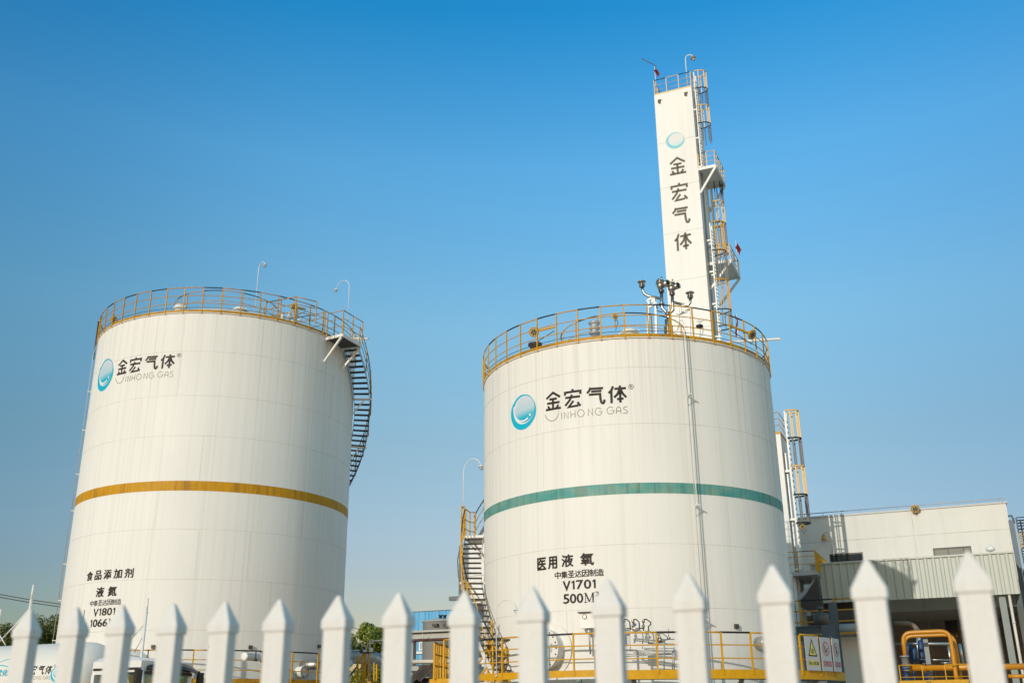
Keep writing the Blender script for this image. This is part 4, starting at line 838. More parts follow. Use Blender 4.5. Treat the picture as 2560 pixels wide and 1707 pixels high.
mb = MB(); mb.box(c2r+.02, c2r+.14, C2t+.4, C2t+.55, 3, zc2-1); obj('side_pipe', mb, galv, c2)
rail_line(c2, [(c2r-1.5,C2t-.5,8.45),(c2r+1.2,C2t-.5,8.45)], h=1.0, step=.9, name='platform_railing', seg=1)
rail_line(c2, [(c2r+1.2,C2t-.5,8.45),(c2r+1.2,C2t+3.6,8.45)], h=1.0, step=.42, name='platform_railing', seg=0, black_rail=False, post=.07)
mb = MB(); mb.box(c2r-1.5, c2r+1.2, C2t-.5, C2t+3.6, 8.25, 8.45); obj('platform', mb, galv, c2)
p = P(2006, 1316, C2t+.3); flood_make(p, facing(p,-20,R(-30)), p+Vector((-.1,.2,.1)), 'small yellow lamp inside the ladder cage of the lower cold box', size=.14)
# support steelwork below it
sw = thing('support_steelwork', 'pale column and slanted braces under the ladder platform beside the green banded tank', 'steelwork', (P(1990,1600,53).x, 53, 0))
mb = MB(); a = P(1988,1600,53); mb.bar((a.x,53,0),(a.x,53,8.2), .34); obj('column', mb, white_steel, sw)
mb = MB(); mb.bar(P(1997,1497,53.2), P(2040,1455,53.2), .28, .2); mb.bar(P(1995,1503,53.2), P(2045,1545,53.2), .1); obj('brace', mb, galv, sw)
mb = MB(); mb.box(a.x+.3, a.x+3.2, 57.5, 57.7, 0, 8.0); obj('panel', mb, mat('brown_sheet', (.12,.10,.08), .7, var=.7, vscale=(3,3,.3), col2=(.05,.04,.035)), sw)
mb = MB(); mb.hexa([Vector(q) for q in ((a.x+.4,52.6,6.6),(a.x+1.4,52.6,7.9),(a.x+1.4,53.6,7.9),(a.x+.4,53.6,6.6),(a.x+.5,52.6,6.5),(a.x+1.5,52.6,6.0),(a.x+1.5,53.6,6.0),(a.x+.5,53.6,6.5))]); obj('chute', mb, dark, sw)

# ------------------------------------------------------------------ workshop building
BT = 62.; zr = 12.41; xl, xr_ = -9.5, 2.89
wb = thing('workshop_building', 'cream panel workshop building with a corrugated grey canopy along its front', 'building', ((xl+xr_)/2, BT, 0))
w1 = [(-6.79,-4.93,9.2,10.27), (-1.19,.78,9.2,10.22)]
def wall_with_holes(name, x0, x1, y, z0, z1, holes, m, parent, th=.25):
    mb = MB(); xs = sorted({x0,x1,*[h[0] for h in holes],*[h[1] for h in holes]}); zs = sorted({z0,z1,*[h[2] for h in holes],*[h[3] for h in holes]})
    for i in range(len(xs)-1):
        for j in range(len(zs)-1):
            cx, cz = (xs[i]+xs[i+1])/2, (zs[j]+zs[j+1])/2
            if any(h[0] < cx < h[1] and h[2] < cz < h[3] for h in holes): continue
            mb.box(xs[i], xs[i+1], y, y+th, zs[j], zs[j+1])
    return obj(name, mb, m, parent)
HB = BT+8; q0_, q1_ = P(2220+950/6.918, 1500+205/6.918, HB), P(2220+1240/6.918, 1500+660/6.918, HB); win3 = (q0_.x, q1_.x, q1_.z, q0_.z)
wall = wall_with_holes('wall', xl, xr_, BT, 0, zr, w1+[(xl+.4, xr_-.35, 0, 6.9)], concrete, wb)      # the ground floor is an open bay
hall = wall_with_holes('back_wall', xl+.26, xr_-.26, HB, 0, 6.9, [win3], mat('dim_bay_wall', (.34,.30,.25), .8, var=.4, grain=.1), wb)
obj('bay_ceiling', MB().box(xl+.26, xr_-.26, BT+.26, HB-.01, 6.92, 7.1), trim_m, wb)
mb = MB(); mb.box(xl+.4, xr_-.4, HB-.006, HB-.002, 4.1, 4.14)
xj = P(2220+660/6.918, 1520, HB).x; mb.box(xj-.02, xj+.02, HB-.01, HB-.007, 0, 6.9); obj('panel_joint', mb, seam_m, hall)
obj('wall', MB().box(xr_-.25, xr_, BT+.25, BT+20, 0, zr), concrete, wb); obj('wall', MB().box(xl, xl+.25, BT+.25, BT+20, 0, zr), concrete, wb); obj('wall', MB().box(xl, xr_, BT+20, BT+20.2, 0, zr), concrete, wb)
obj('roof', MB().box(xl-.1, xr_+.06, BT-.06, BT+20.3, zr, zr+.10), trim_m, wb)
mb = MB(); mb.box(xl, xr_+.003, BT-.004, BT+.0, 10.98, 11.02)
for x in (-8.4, -2.05): mb.box(x-.02, x+.02, BT-.007, BT-.003, 6.95, zr)
obj('panel_joint', mb, seam_m, wall)
for (x0, x1, z0, z1), gmx, nv_ in ((w1[0], window_glass, 2), (w1[1], window_pale, 3), (win3, window_glass, 2)):
    mb = MB(); fw = .07; y = (HB if z0 < 6 else BT)+.06
    mb.box(x0, x1, y, y+.08, z0, z0+fw); mb.box(x0, x1, y, y+.08, z1-fw, z1); mb.box(x0, x0+fw, y, y+.08, z0+fw, z1-fw); mb.box(x1-fw, x1, y, y+.08, z0+fw, z1-fw)
    for k in range(1, nv_): xm = x0+(x1-x0)*k/nv_+ (.12 if k == 1 else .25); mb.box(xm-.03, xm+.03, y+.005, y+.075, z0+fw, z1-fw)
    wf = obj('window', mb, frame_m, wb); obj('pane', MB().box(x0+fw, x1-fw, y+.03, y+.045, z0+fw, z1-fw), gmx, wf)
mb = MB(); rl_ = [(x, BT+.1, zr+.42) for x in (xl, xr_-.1)]; mb.tube([(xl,BT+.1,zr+.30),(xr_-.15,BT+.1,zr+.30),(xr_-.05,BT+.1,zr+.22),(xr_-.15,BT+.1,zr+.12)], .025, 6)
for k in range(12): x = xl+.5+k*1.05; mb.tube([(x,BT+.1,zr+.1),(x,BT+.1,zr+.3)], .015, 5)
obj('lightning_conductor', mb, galv, wb)
# canopy
CT_ = 56.; cx0, cx1, cz0, cz1 = -7.17, 2.55, 6.97, 8.92
mb = MB(); per = .36; n = int((cx1-cx0)/per); per = (cx1-cx0)/n
for k in range(n):
    x = cx0+k*per; prof = [(0,0),(.10*per/.36,0),(.14*per/.36,.05),(.30*per/.36,.05),(per,0)]
    for (a, da), (b, db) in zip(prof, prof[1:]): mb.quad(Vector((x+a,CT_+da,cz0)), Vector((x+b,CT_+db,cz0)), Vector((x+b,CT_+db,cz1)), Vector((x+a,CT_+da,cz1)))
cn = obj('canopy', mb, canopy_m, wb)
obj('canopy_roof', MB().box(cx0, cx1, CT_+.06, BT-.02, cz1-.10, cz1-.02), canopy_m, cn)
obj('canopy_side', MB().box(cx1-.03, cx1, CT_+.07, BT-.02, cz0, cz1-.11), canopy_m, cn); obj('canopy_side', MB().box(cx0, cx0+.03, CT_+.07, BT-.02, cz0, cz1-.11), canopy_m, cn)
obj('canopy_trim', MB().box(cx0-.03, cx1+.03, CT_-.05, CT_+.055, cz1, cz1+.09), canopy_m, cn)
for x in (-6.9, 1.72):
    mb = MB(); w_ = .15
    mb.box(x-w_, x+w_, CT_+.3, CT_+.33, 0, cz1-.12); mb.box(x-.01, x+.01, CT_+.33, CT_+.55, 0, cz1-.12); mb.box(x-w_, x+w_, CT_+.55, CT_+.58, 0, cz1-.12)
    mb.box(x-.09, x+.09, CT_+.6, BT-.03, cz1-.42, cz1-.13); obj('column', mb, green_grey, wb)
mb = MB(); mb.tube([(2.05,CT_+.2,0),(2.05,CT_+.2,cz1-.12)], .07, 10)
for z in (1.5,3.6,5.6): mb.tube([(2.05,CT_+.2,z),(2.05,CT_+.2,z+.08)], .085, 10)
obj('downpipe', mb, pvc, wb)
c = P(2062, 1345, BT-.05); t = thing('wall_lamp', 'tan cone shaded lamp on a thin arm on the shaded part of the workshop wall', 'lamp', c)
mb = MB(); mb.tube([c+Vector((.35,0,-.9)), c+Vector((.36,-.1,-.1)), c+Vector((.28,-.3,.22)), c+Vector((.12,-.4,.28)), c+Vector((0,-.45,.15))], .025, 6); obj('arm', mb, galv, t)
mb = MB(); mb.lathe([(.05,.18),(.08,.1),(.17,-.18),(.15,-.2)], c+Vector((0,-.45,0)), n=16); obj('lamp_shade', mb, lamp_shade_m, t)
p = P(2288, 1272, BT-.35); flood_make(p, facing(p,-10,R(-35)), p+Vector((0,.5,-.1)), 'round tan flood lamp at the roof edge of the workshop building', size=.24)
c = P(2476, 1372, CT_+.8); t = thing('security_camera', 'white dome camera standing on the edge of the corrugated canopy', 'camera', c-Vector((0,0,.35)))
mb = MB(); mb.lathe([(.08,-.35),(.08,-.1),(.20,-.08),(.22,.02),(.16,.10),(.06,.16),(.05,.22)], c, n=16); obj('housing', mb, white_steel, t)

# caged ladder and turquoise building at the right edge
tb = thing('turquoise_building', 'turquoise sheet metal building with a grey corner post at the right edge', 'building', (6, 66, 0))
mb = MB(); n = 30
for k in range(n):
    x = 3.55+k*.3; mb.quad(Vector((x,66,0)), Vector((x+.15,66.0,0)), Vector((x+.15,66.0,9.2)), Vector((x,66,9.2))); mb.quad(Vector((x+.15,66,0)), Vector((x+.3,66.06,0)), Vector((x+.3,66.06,9.2)), Vector((x+.15,66,9.2)))
mb.box(3.5, 12.6, 66.1, 80, 0, 9.2); obj('wall', mb, mat('turquoise_sheet', (.01,.30,.42), .45, var=.8, vscale=(1,1,.3), col2=(.12,.5,.58)), tb)
obj('roof', MB().box(3.4, 12.7, 65.9, 80.1, 9.2, 9.32), trim_m, tb)
q = thing('access_ladder', 'black and orange caged ladder beside the right end of the workshop building', 'ladder', (3.4, 58, 0))
u0 = P(2541, 1300, 58); zt = P(2541,1296,58).z; mb = MB()
e0 = P(2527,1300,58); mb.box(e0.x-.12, e0.x+.12, 57.9, 58.1, 0, e0.z); mb.tube([P(2520,1290,58), P(2528,1288,58), P(2533,1296,58), P(2535,1308,58)], .05, 8); obj('vertical_pipe', mb, blue_steel, q)
for i in range(6):
    z = zt+.05-i*.78; mb = MB(); mb.cur = i % 2
    for zz in (z, z-.14, z-.28, z-.42, z-.6): mb.tube([(u0.x+.02,58,zz),(u0.x+1.6,58,zz),(u0.x+1.8,58.5,zz),(u0.x+1.6,59,zz),(u0.x+.02,59,zz)], .022, 5)
    for dx_ in (0,.75,1.5): mb.bar((u0.x+dx_,58,z),(u0.x+dx_,58,z-.78), .06)
    obj('cage_bay', mb, [black, orange_y], q)
mb = MB(); mb.bar((u0.x+.2,58.5,0),(u0.x+.2,58.5,zt), .07); mb.bar((u0.x+.8,58.5,0),(u0.x+.8,58.5,zt), .07); obj('ladder', mb, dark, q)
q2 = MB(); q2.bar((3.15,57,0),(3.15,57,P(2535,1420,57).z), .30, .3); tag(obj('corner_post', q2, blue_steel, base=(3.15,57,0)), 'blue grey steel post at the right end of the corrugated canopy', 'post')

# ------------------------------------------------------------------ yard machinery under the canopy
pt = 50.
G = lambda x, y, dt=0: P(2220+x/6.918, 1500+y/6.918, pt+dt)
pp = thing('orange_pipework', 'orange yellow pipe loop and flanged horizontal pipe under the canopy', 'pipework', (G(700,1400).x, pt, 0))
def bend(pts, rad=.35):
    pts = [Vector(p) for p in pts]; out = [pts[0]]
    for i in range(1, len(pts)-1):
        a = (pts[i-1]-pts[i]).normalized()*rad; b = (pts[i+1]-pts[i]).normalized()*rad
        for k in range(6): t_ = k/5; out.append((pts[i]+a)*(1-t_)**2+pts[i]*2*t_*(1-t_)+(pts[i]+b)*t_**2)
    return out+[pts[-1]]
mb = MB(); mb.tube(bend([G(300,1000), G(245,560), G(1060,525), G(1190,1400), G(1230,1700)], .4), .088, 12); obj('pipe_loop', mb, orange_pipe, pp)
mb = MB(); mb.tube(bend([G(300,1010,1.2), G(270,620,1.2), G(1130,590,1.2), G(1240,1200,1.2), G(1290,1700,1.2)], .4), .08, 12); obj('pipe_loop', mb, orange_pipe, pp)
mb = MB(); mb.tube([G(360,1170,.6), G(2400,1140,.6)], .13, 14); hz_ = obj('horizontal_pipe', mb, orange_pipe, pp)
mb = MB()
for x in (370, 395, 615, 645): c = G(x,1168,.6); mb.lathe([(.20,-.03),(.20,.03)], c, (1,0,0), n=18)
obj('flange', mb, orange_pipe, hz_)
mb = MB(); mb.tube([G(2080,1310), G(2400,1310)], .08, 12); obj('horizontal_pipe', mb, orange_pipe, pp)
mb = MB(); mb.box(*sorted((G(200,1400,-.5).x, G(1400,1400,-.5).x)), pt-.6, pt-.5, G(700,1440,-.5).z, G(700,1378,-.5).z); sk = obj('edge_beam', mb, yellow, pp)
mb = MB(); g1 = lambda x, y: G(x, y, -.61); mb.bar(g1(665,1410), g1(750,1410), .01, .03); mb.poly([g1(655,1410), g1(685,1400), g1(685,1420)]); obj('flow_arrow', mb, black, sk)
rail_line(pp, [G(225,1390,-.3)+Vector((0,0,-.35)), G(1420,1375,-.3)+Vector((0,0,-.35))], h=1.0, step=1.0, name='low_railing', mids=(.5,))
bp = thing('blue_pump', 'blue pump with grey flange under the left leg of the orange pipe loop', 'pump', (G(310,1300).x, pt, 0), 'blue machines under the canopy')
mb = MB(); c = G(310,1250); mb.lathe([(.18,-2.3),(.18,-.3),(.12,-.25),(.12,.12),(.2,.14),(.2,.2)], c, n=18); obj('motor', mb, pump_blue, bp)
mb = MB(); c = G(300,1080); mb.lathe([(.20,.25),(.20,.30),(.14,.31),(.16,-.3),(.12,-.35)], c, n=18); obj('flange', mb, galv, bp)
bv = thing('blue_valves', 'cluster of blue valve bodies behind the orange pipe loop', 'valves', (G(420,900,2.2).x, pt+2.2, 0), 'blue machines under the canopy')
mb = MB()
for (x, y, r_, h) in ((350,880,.09,.6),(460,930,.09,.6),(395,840,.05,.25)): c = G(x,y,2.2); mb.lathe([(r_,-h/2),(r_*1.2,-h/4),(r_,0),(r_*1.3,h/4),(r_*.8,h/2)], c, n=12)
mb.tube([G(370,845,2.2), G(420,835,2.2), G(450,880,2.2)], .05, 6); mb.lathe([(.05,-2.5),(.05,0)], G(400,930,2.2), n=8); obj('valve', mb, pump_blue, bv)
bc = thing('blue_cylinder', 'upright blue cylinder between the steel pipe and the green post under the canopy', 'gas cylinder', (G(600,950,3).x, pt+3, 0), 'blue machines under the canopy')
c = G(605,1050,3); mb = MB(); mb.lathe([(.15,-2.4),(.15,.75),(.11,.9),(.04,.95)], c, n=18); obj('body', mb, pump_blue, bc)
gp = thing('machinery_pipes', 'thin silver and brown pipes against the dark wall behind the orange pipe loop', 'pipes', (G(600,700,5).x, pt+5, 0))
mb = MB(); mb.tube(bend([G(100,400,5), G(480,400,5), G(560,700,5)], .5), .13, 12); obj('brown_pipe', mb, mat('brown_insulation', (.20,.15,.09), .6), gp)
mb = MB(); mb.tube([G(515,490,4.5), G(600,1150,4.5)], .08, 8); mb.tube([G(120,750,4.5), G(1190,748,4.5)], .07, 8); mb.tube([G(1235,750,2), G(1300,1100,2)], .07, 8); mb.tube([G(550,1020,2), G(1080,1030,2)], .03, 6); mb.tube([G(900,1080,2), G(1100,1076,2)], .03, 6); mb.tube([G(500,620,4.5), G(520,1000,4.5)], .05, 8); mb.tube([G(1040,780,4),G(1090,1150,4)],.05,6); obj('steel_pipe', mb, alu, gp)
gq = MB(); gq.bar(G(640,620,1.5), G(760,1500,1.5), .20, .2); tag(obj('steel_post', gq, green_grey, base=(G(700,1400,1.5).x,pt+1.5,0)), 'leaning grey green steel post in the middle of the orange pipe loop', 'post')

# grey beam platform with dark gas bottle, left of the canopy column
S = lambda x, y, t_: P(1980+x/7.575, 1500+y/7.575, t_)
bf = thing('beam_frame', 'blue grey steel I-beam frame just above the warning signs', 'steel frame', (S(600,600,46).x, 46, 0))
a, b = S(75,495,46), S(560,480,46); mb = MB(); z1_, z0_ = b.z, S(560,625,46).z
xa, xb = a.x-1.0, S(690,500,46).x; xm = b.x
mb.box(xa, xb, 45.85, 46.1, z1_-.04, z1_); mb.box(xa, xb, 45.97, 45.99, z0_+.04, z1_-.041); mb.box(xa, xb, 45.85, 46.1, z0_, z0_+.04)
mb.box(xb-.25, xb-.01, 46.101, 49.5, z1_-.04, z1_); mb.box(xb-.14, xb-.12, 46.101, 49.5, z0_+.04, z1_-.041); mb.box(xb-.25, xb-.01, 46.101, 49.5, z0_, z0_+.04); obj('beam', mb, blue_steel, bf)
mb = MB(); mb.box(xm, xm+.55, 45.80, 45.84, z0_-3, z1_+.02); obj('stiffener', mb, blue_steel, bf)
mb = MB(); x = S(790,300,48).x; zc_ = S(800,35,48).z; mb.box(x-.18, x+.18, 48, 48.04, 0, zc_); mb.box(x-.02, x+.02, 48.041, 48.4, 0, zc_); obj('column', mb, blue_steel, bf)
gc = thing('gas_bottle', 'dark grey gas bottle standing on the blue grey beam frame', 'gas bottle', (S(565,470,46.6).x, 46.6, z1_))
c = S(565,480,46.6); mb = MB(); rr = .33; top = S(565,235,46.6).z-c.z; mb.lathe([(rr,0),(rr,top*.85),(rr*.85,top*.95),(rr*.4,top),(.08,top+.02),(.08,top+.12),(.14,top+.14),(.14,top+.26),(.05,top+.28)], c, n=20); obj('body', mb, mat('bottle_paint', (.09,.09,.085), .5), gc)
yr = thing('back_railing', 'orange railing on the raised floor behind the blue grey column', 'railing', (S(900,600,51).x, 51, 5))
rail_line(yr, [Vector((S(370,480,51).x-2,51,S(900,600,51).z)), Vector((S(1250,600,51).x+.6,51,S(900,600,51).z))], h=1.5, mids=(.5,1.0), step=1.7, m=orange_y, tr=.04, post=.09)
mb = MB(); mb.box(S(370,480,51).x-2, S(1250,600,51).x+.6, 51, 51.1, S(900,640,51).z, S(900,600,51).z); obj('edge_beam', mb, orange_y, yr)
mb = MB(); mb.box(S(370,480,51).x-2, S(1250,600,51).x+.6, 51.1, 55, S(900,640,51).z, S(900,640,51).z+.1); obj('floor', mb, rack_m, yr)
mc = thing('dark_machine', 'dark boxy machine behind the orange railing under the canopy', 'machine', (S(1050,500,53).x, 53, 5)); c = S(1050,420,53)
mb = MB(); mb.box(c.x-1.3, c.x+1.2, 53, 54.5, S(900,640,53).z, c.z+.6); mb.box(c.x-1.0, c.x+.2, 52.8, 53, c.z-.6, c.z); obj('casing', mb, dark, mc)
mb = MB(); mb.lathe([(.2,0),(.2,.9)], c+Vector((-.5,-.6,-.3)), (1,0,0), n=14); obj('drum', mb, grey_tank, mc)
ww = MB(); x = S(1000,900,52).x; ww.box(x-1.5, x+1.6, 52, 52.2, 0, S(900,650,52).z-.1); tag(obj('low_wall', ww, concrete, base=(x,52,0)), 'pale low wall under the orange railing, right of the warning signs', 'wall')

# ------------------------------------------------------------------ things between the tanks
# white block behind the stair of the right tank
wb2 = thing('white_building', 'white block building with a ledge, behind the stairs of the green banded tank', 'building', (P(1180,1500,50).x, 50, 0))
x0, zt2 = P(1147,1400,50).x, P(1160,1362,50).z; mb = MB(); mb.box(x0, x0+6, 50, 55, 0, zt2); obj('wall', mb, tower_paint, wb2)
mb = MB(); mb.box(P(1124,1500,49.8).x, x0+4, 49.7, 50, P(1124,1501,49.8).z, P(1124,1491,49.8).z); obj('ledge', mb, white_steel, wb2)
mb = MB(); z_ = P(1150,1440,49.9).z; mb.box(x0-.02, x0+3, 49.98, 50, z_-.015, z_+.015); obj('panel_seam', mb, seam_m, wb2)
mb = MB(); mb.tube([P(1163,1352,49.5), P(1148,1378,49.5), P(1144,1400,49.5), P(1146,1440,49.5), P(1158,1480,49.5)], .03, 8); mb.tube([P(1155,1462,49.4), P(1155,1482,49.4)], .12, 8); obj('pipe', mb, galv, wb2)
mb = MB(); c = P(1196,1512,49.3); mb.box(c.x-.5, c.x+.9, 49.2, 49.6, c.z-.4, c.z+.1); obj('dark_box', mb, dark, wb2)
# blue building
B = lambda x, y, t_: P(860+x/5.345, 1420+y/5.345, t_)
bb = thing('blue_building', 'faded bright blue corrugated metal building beyond the pipe rack', 'building', (B(1200,700,82).x, 82, 0))
x0 = B(915,700,82).x; zt3 = B(915,580,82).z; mb = MB(); k = 0; x = x0
while x < x0+11:
    mb.quad(Vector((x,82,0)), Vector((x+.16,82,0)), Vector((x+.16,82,zt3)), Vector((x,82,zt3))); mb.quad(Vector((x+.16,82,0)), Vector((x+.34,82.07,0)), Vector((x+.34,82.07,zt3)), Vector((x+.16,82,zt3))); x += .34
mb.box(x0+.02, x0+11, 82.1, 92, 0, zt3-.01); obj('wall', mb, blue_sheet, bb)
obj('roof', MB().box(x0-.1, x0+11, 81.9, 92.1, zt3, zt3+.1), trim_m, bb)
a, b = B(1003,975,81.9), B(1078,1095,81.9); mb = MB(); y = 81.88; fw = .12
mb.box(a.x, b.x, y, y+.1, b.z, b.z+fw); mb.box(a.x, b.x, y, y+.1, a.z-fw, a.z); mb.box(a.x, a.x+fw, y, y+.1, b.z+fw, a.z-fw); mb.box(b.x-fw, b.x, y, y+.1, b.z+fw, a.z-fw); wf = obj('window', mb, white_steel, bb)
obj('pane', MB().box(a.x+fw, b.x-fw, y+.04, y+.06, b.z+fw, a.z-fw), grey_tank, wf)
a, b = B(915,1112,81.9), B(1078,1138,81.9); mb = MB(); mb.box(x0, b.x+3, 81.86, 81.97, b.z, a.z); obj('white_stripe', mb, white_steel, bb)
# grey tank
gt = thing('grey_tank', 'squat grey round tank with a shallow domed top in front of the blue building', 'tank', (B(1330,900,44).x, 44, 0))
c = B(1310,830,44); rr = (B(1540,800,44).x-B(1082,800,44).x)/2; z1_ = B(1300,725,44).z-.0; zt_ = B(1300,672,44).z
mb = MB(); mb.lathe([(rr,0),(rr,z1_),(rr+.05,z1_+.01),(rr+.05,z1_+.06),(rr*.8,z1_+(zt_-z1_)*.55),(rr*.45,z1_+(zt_-z1_)*.9),(.1,zt_)], (c.x,44,0), n=40); obj('shell', mb, grey_tank, gt)
mb = MB()
for x in (1225,1372): q = B(x,760,44-rr-.02); mb.box(q.x-.13, q.x+.13, 44-rr-.15, 44-rr+.3, q.z-.05, q.z+.06)
for x in (1290,1345): q = B(x,655,44); mb.lathe([(.07,-.2),(.07,.06),(.11,.07),(.11,.11)], q, n=10)
obj('fittings', mb, dark, gt)
# pipe rack beams
rk = thing('pipe_rack', 'grey green pipe rack beams crossing in front of the blue building and the grey tank', 'pipe rack', (B(1100,1000,40).x, 40, 0))
xa, xb = B(880,900,40).x, B(1800,900,40).x
def beam(y0, y1, t_, m, name, d=.3): mb = MB(); mb.box(xa, xb, t_, t_+d, B(1150,y1,t_).z, B(1150,y0,t_).z); return obj(name, mb, m, rk)
beam(822,848,39.8,rack_m,'top_flange',.6); beam(862,935,40,rack_m,'beam'); beam(938,962,39.9,rusty,'bottom_flange',.5); beam(850,860,39.95,dark,'web_shadow_strip',.3)  # thin dark strip stands in for the shade under the top flange
beam(1285,1360,39.9,rack_m,'lower_beam',.4); beam(1256,1272,39.7,dark,'pipe_strip',.1)
mb = MB(); mb.tube([B(900,1245,39.4), B(1500,1240,39.4)], .08, 8); mb.tube([B(1050,870,39.6), B(1055,920,39.6), B(1010,935,39.6)], .02, 5); obj('pipe', mb, pvc, rk)
mb = MB()
for x in (900, 1560): q = B(x,900,40.2); mb.box(q.x-.15, q.x+.15, 40.1, 40.4, 0, B(x,830,40).z)
obj('column', mb, rack_m, rk)
mb = MB()
for x, y in ((985,1420),(1095,1400)):
    for k in range(7):
        q = B(x+k*8-24, y-20+k*6, 38.5); mb.bar(q+Vector((-.35,0,-.25)), q+Vector((.35,0,.3)), .06)
for x, y in ((980,1500),(1090,1500)): q = B(x,y,38.8); mb.box(q.x-.5, q.x+.5, 38.8, 39.2, 0, q.z+.1)
obj('cable_tray', mb, dark, rk)
ip = thing('insulated_pipe', 'dark metallic insulated pipe passing behind the narrow yellow stair head', 'pipe', (B(1250,1400,43).x, 43, 0))
insulated(ip, [B(1120,1390,43), B(1900,1370,43)], .2, alu)
ir = thing('insulated_pipe', 'short insulated pipe running behind the foot of the tank stairs', 'pipe', (B(1830,1060,44).x, 44, 0)); insulated(ir, [B(1700,1060,44), B(1920,1060,44)], .45, alu)
# stair heads in yellow
ys = thing('yellow_stair_head', 'narrow yellow railed stair head left of the green banded tank, between two pickets', 'stair', (B(1320,1200,38).x, 38, 0))
zf = B(1320,1480,38).z; zk = B(1260,1020,38).z
rail_line(ys, [(B(1400,1000,39.5).x,39.5,zf),(B(1262,1000,37.6).x,37.6,zf),(B(1262,1000,37.6).x+.25,36.8,zf)], h=zk-zf, mids=((zk-zf)*.36,(zk-zf)*.68), step=.55, post=.07, seg=1, tr=.04)
rail_line(ys, [(B(1400,1000,37).x-.2,37.0,zf),(B(1400,1000,37).x+.9,36.6,zf)], h=zk-zf+.1, mids=((zk-zf)*.36,(zk-zf)*.68), step=.9, post=.07, tr=.04)
mb = MB(); x = B(1262,1000,37.6).x; mb.box(x, x+2.0, 36.9, 37.0, zf-.35, zf-.02); mb.box(x, x+2, 37.0, 39.5, zf-.1, zf-.03); obj('edge_beam', mb, yellow, ys)
y2 = thing('access_stair', 'yellow braced stair rising to the walkway at the left foot of the green banded tank', 'stair', (B(2000,1300,33.5).x, 33.5, 0))
tq = 32.6
mb = MB()
for (a, b) in (((1770,1300),(1990,1000)),((1770,1500),(2000,1200)),((1900,1480),(2160,1060)),((2010,1480),(2190,1230)),((1990,1010),(2180,1260))): mb.bar(B(a[0],a[1],tq), B(b[0],b[1],tq), .05)
obj('handrail', mb, yellow, y2)
mb = MB()
for x, ya, yb in ((1925,960,1520),(1975,690,1520),(2165,1045,1460),(2325,960,1480)): mb.bar(B(x,ya,tq), B(x+ (10 if x>2000 else 0),yb,tq), .06)
mb.tube([B(1940,1160,tq), B(2330,1140,tq)], .025, 6); mb.tube([B(1940,1345,tq), B(2330,1330,tq)], .025, 6); obj('post', mb, yellow, y2)
mb = MB(); mb.tube([B(1915,965,tq), B(2330,950,tq)], .035, 8); obj('top_rail', mb, dark, y2)
mb = MB()
for k in range(9): q = B(1960+k*42, 1030+k*52, tq+.6); mb.box(q.x-.42, q.x+.42, tq+.5, tq+.75, q.z-.02, q.z+.02)
obj('treads', mb, tread_m, y2)
mb = MB(); mb.box(B(1925,1500,tq).x, B(2345,1500,tq).x, tq-.05, tq+.03, B(2000,1515,tq).z, B(2000,1470,tq).z); obj('edge_beam', mb, yellow, y2)
# silver pipe with valves and its yellow access frame in front of the tree
sp = thing('silver_elbow_pipe', 'thick shiny insulated pipe with an elbow, right of the amber banded tank', 'pipe', (B(300,1190,44).x, 44, 0))
insulated(sp, bend([B(-250,1200,44), B(430,1195,44), B(560,1260,44), B(600,1700,44)], .35), .27, alu)
mb = MB(); mb.tube([B(365,1140,43.9), B(362,1060,43.9)], .09, 10); mb.tube([B(345,1100,43.9), B(345,960,43.9), B(385,950,43.9), B(388,1010,43.9)], .035, 6); mb.tube([B(360,972,43.9), B(560,955,43.9)], .04, 6); mb.tube([B(300,1000,43.9), B(380,998,43.9)], .03, 6); mb.tube([B(300,1000,43.9), B(305,1045,43.9)], .04, 6); mb.tube([B(278,1130,43.9), B(278,1085,43.9)], .09, 8); mb.tube([B(520,1180,43.9), B(520,1110,43.9)], .10, 10); mb.tube([B(80,1100,43.9), B(200,1094,43.9)], .04, 6); obj('branch_pipe', mb, white_steel, sp)
mb = MB(); mb.lathe([(.05,-.03),(.05,.03)], B(275,1065,43.8), (0,1,0), n=12); mb.lathe([(.03,-.06),(.03,.06)], B(297,1010,43.8), n=8); obj('valve_handle', mb, pump_blue, sp)
mb = MB(); mb.tube([B(345,1270,43.4), B(340,1600,43.4)], .06, 8); mb.lathe([(.14,-.1),(.14,.1)], B(360,1340,43.3), (0,1,0), n=12); obj('drop_pipe', mb, alu, sp)
mb = MB(); mb.lathe([(.14,-.05),(.16,0),(.1,.08)], B(80,1275,43.2), (0,-1,0), n=16); obj('gauge', mb, pale, sp)
yf = thing('ladder_stand', 'small yellow railed ladder stand in front of the shiny elbow pipe', 'stair', (B(260,1300,42.5).x, 42.5, 0))
mb = MB()
for x, ya, yb in ((270,1135,1500),(330,1135,1500),(185,1160,1500),(405,1260,1500),(440,1280,1500),(250,1390,1500),(285,1140,1480)): mb.bar(B(x,ya,42.5), B(x-3,yb,42.5), .06)
for (a, b) in (((265,1140),(170,1300)),((20,1520),(70,1455)),((90,1520),(190,1400)),((200,1360),(290,1260))): mb.bar(B(*a,42.5), B(*b,42.5), .06)
for y in (1270,1385): mb.tube([B(180,y,42.5), B(340,y,42.5)], .025, 6)
obj('rails', mb, yellow, yf)
mb = MB(); mb.bar(B(60,1460,42.5), B(175,1310,42.5), .06); mb.box(B(240,1120,42.5).x, B(385,1120,42.5).x, 42.3, 42.7, B(300,1132,42.5).z, B(300,1120,42.5).z); obj('black_rail', mb, dark, yf)
mb = MB(); mb.box(B(245,1500,42.5).x, B(410,1500,42.5).x, 42.2, 42.8, B(300,1600,42.5).z, B(300,1508,42.5).z); obj('edge_beam', mb, toe_rust, yf)

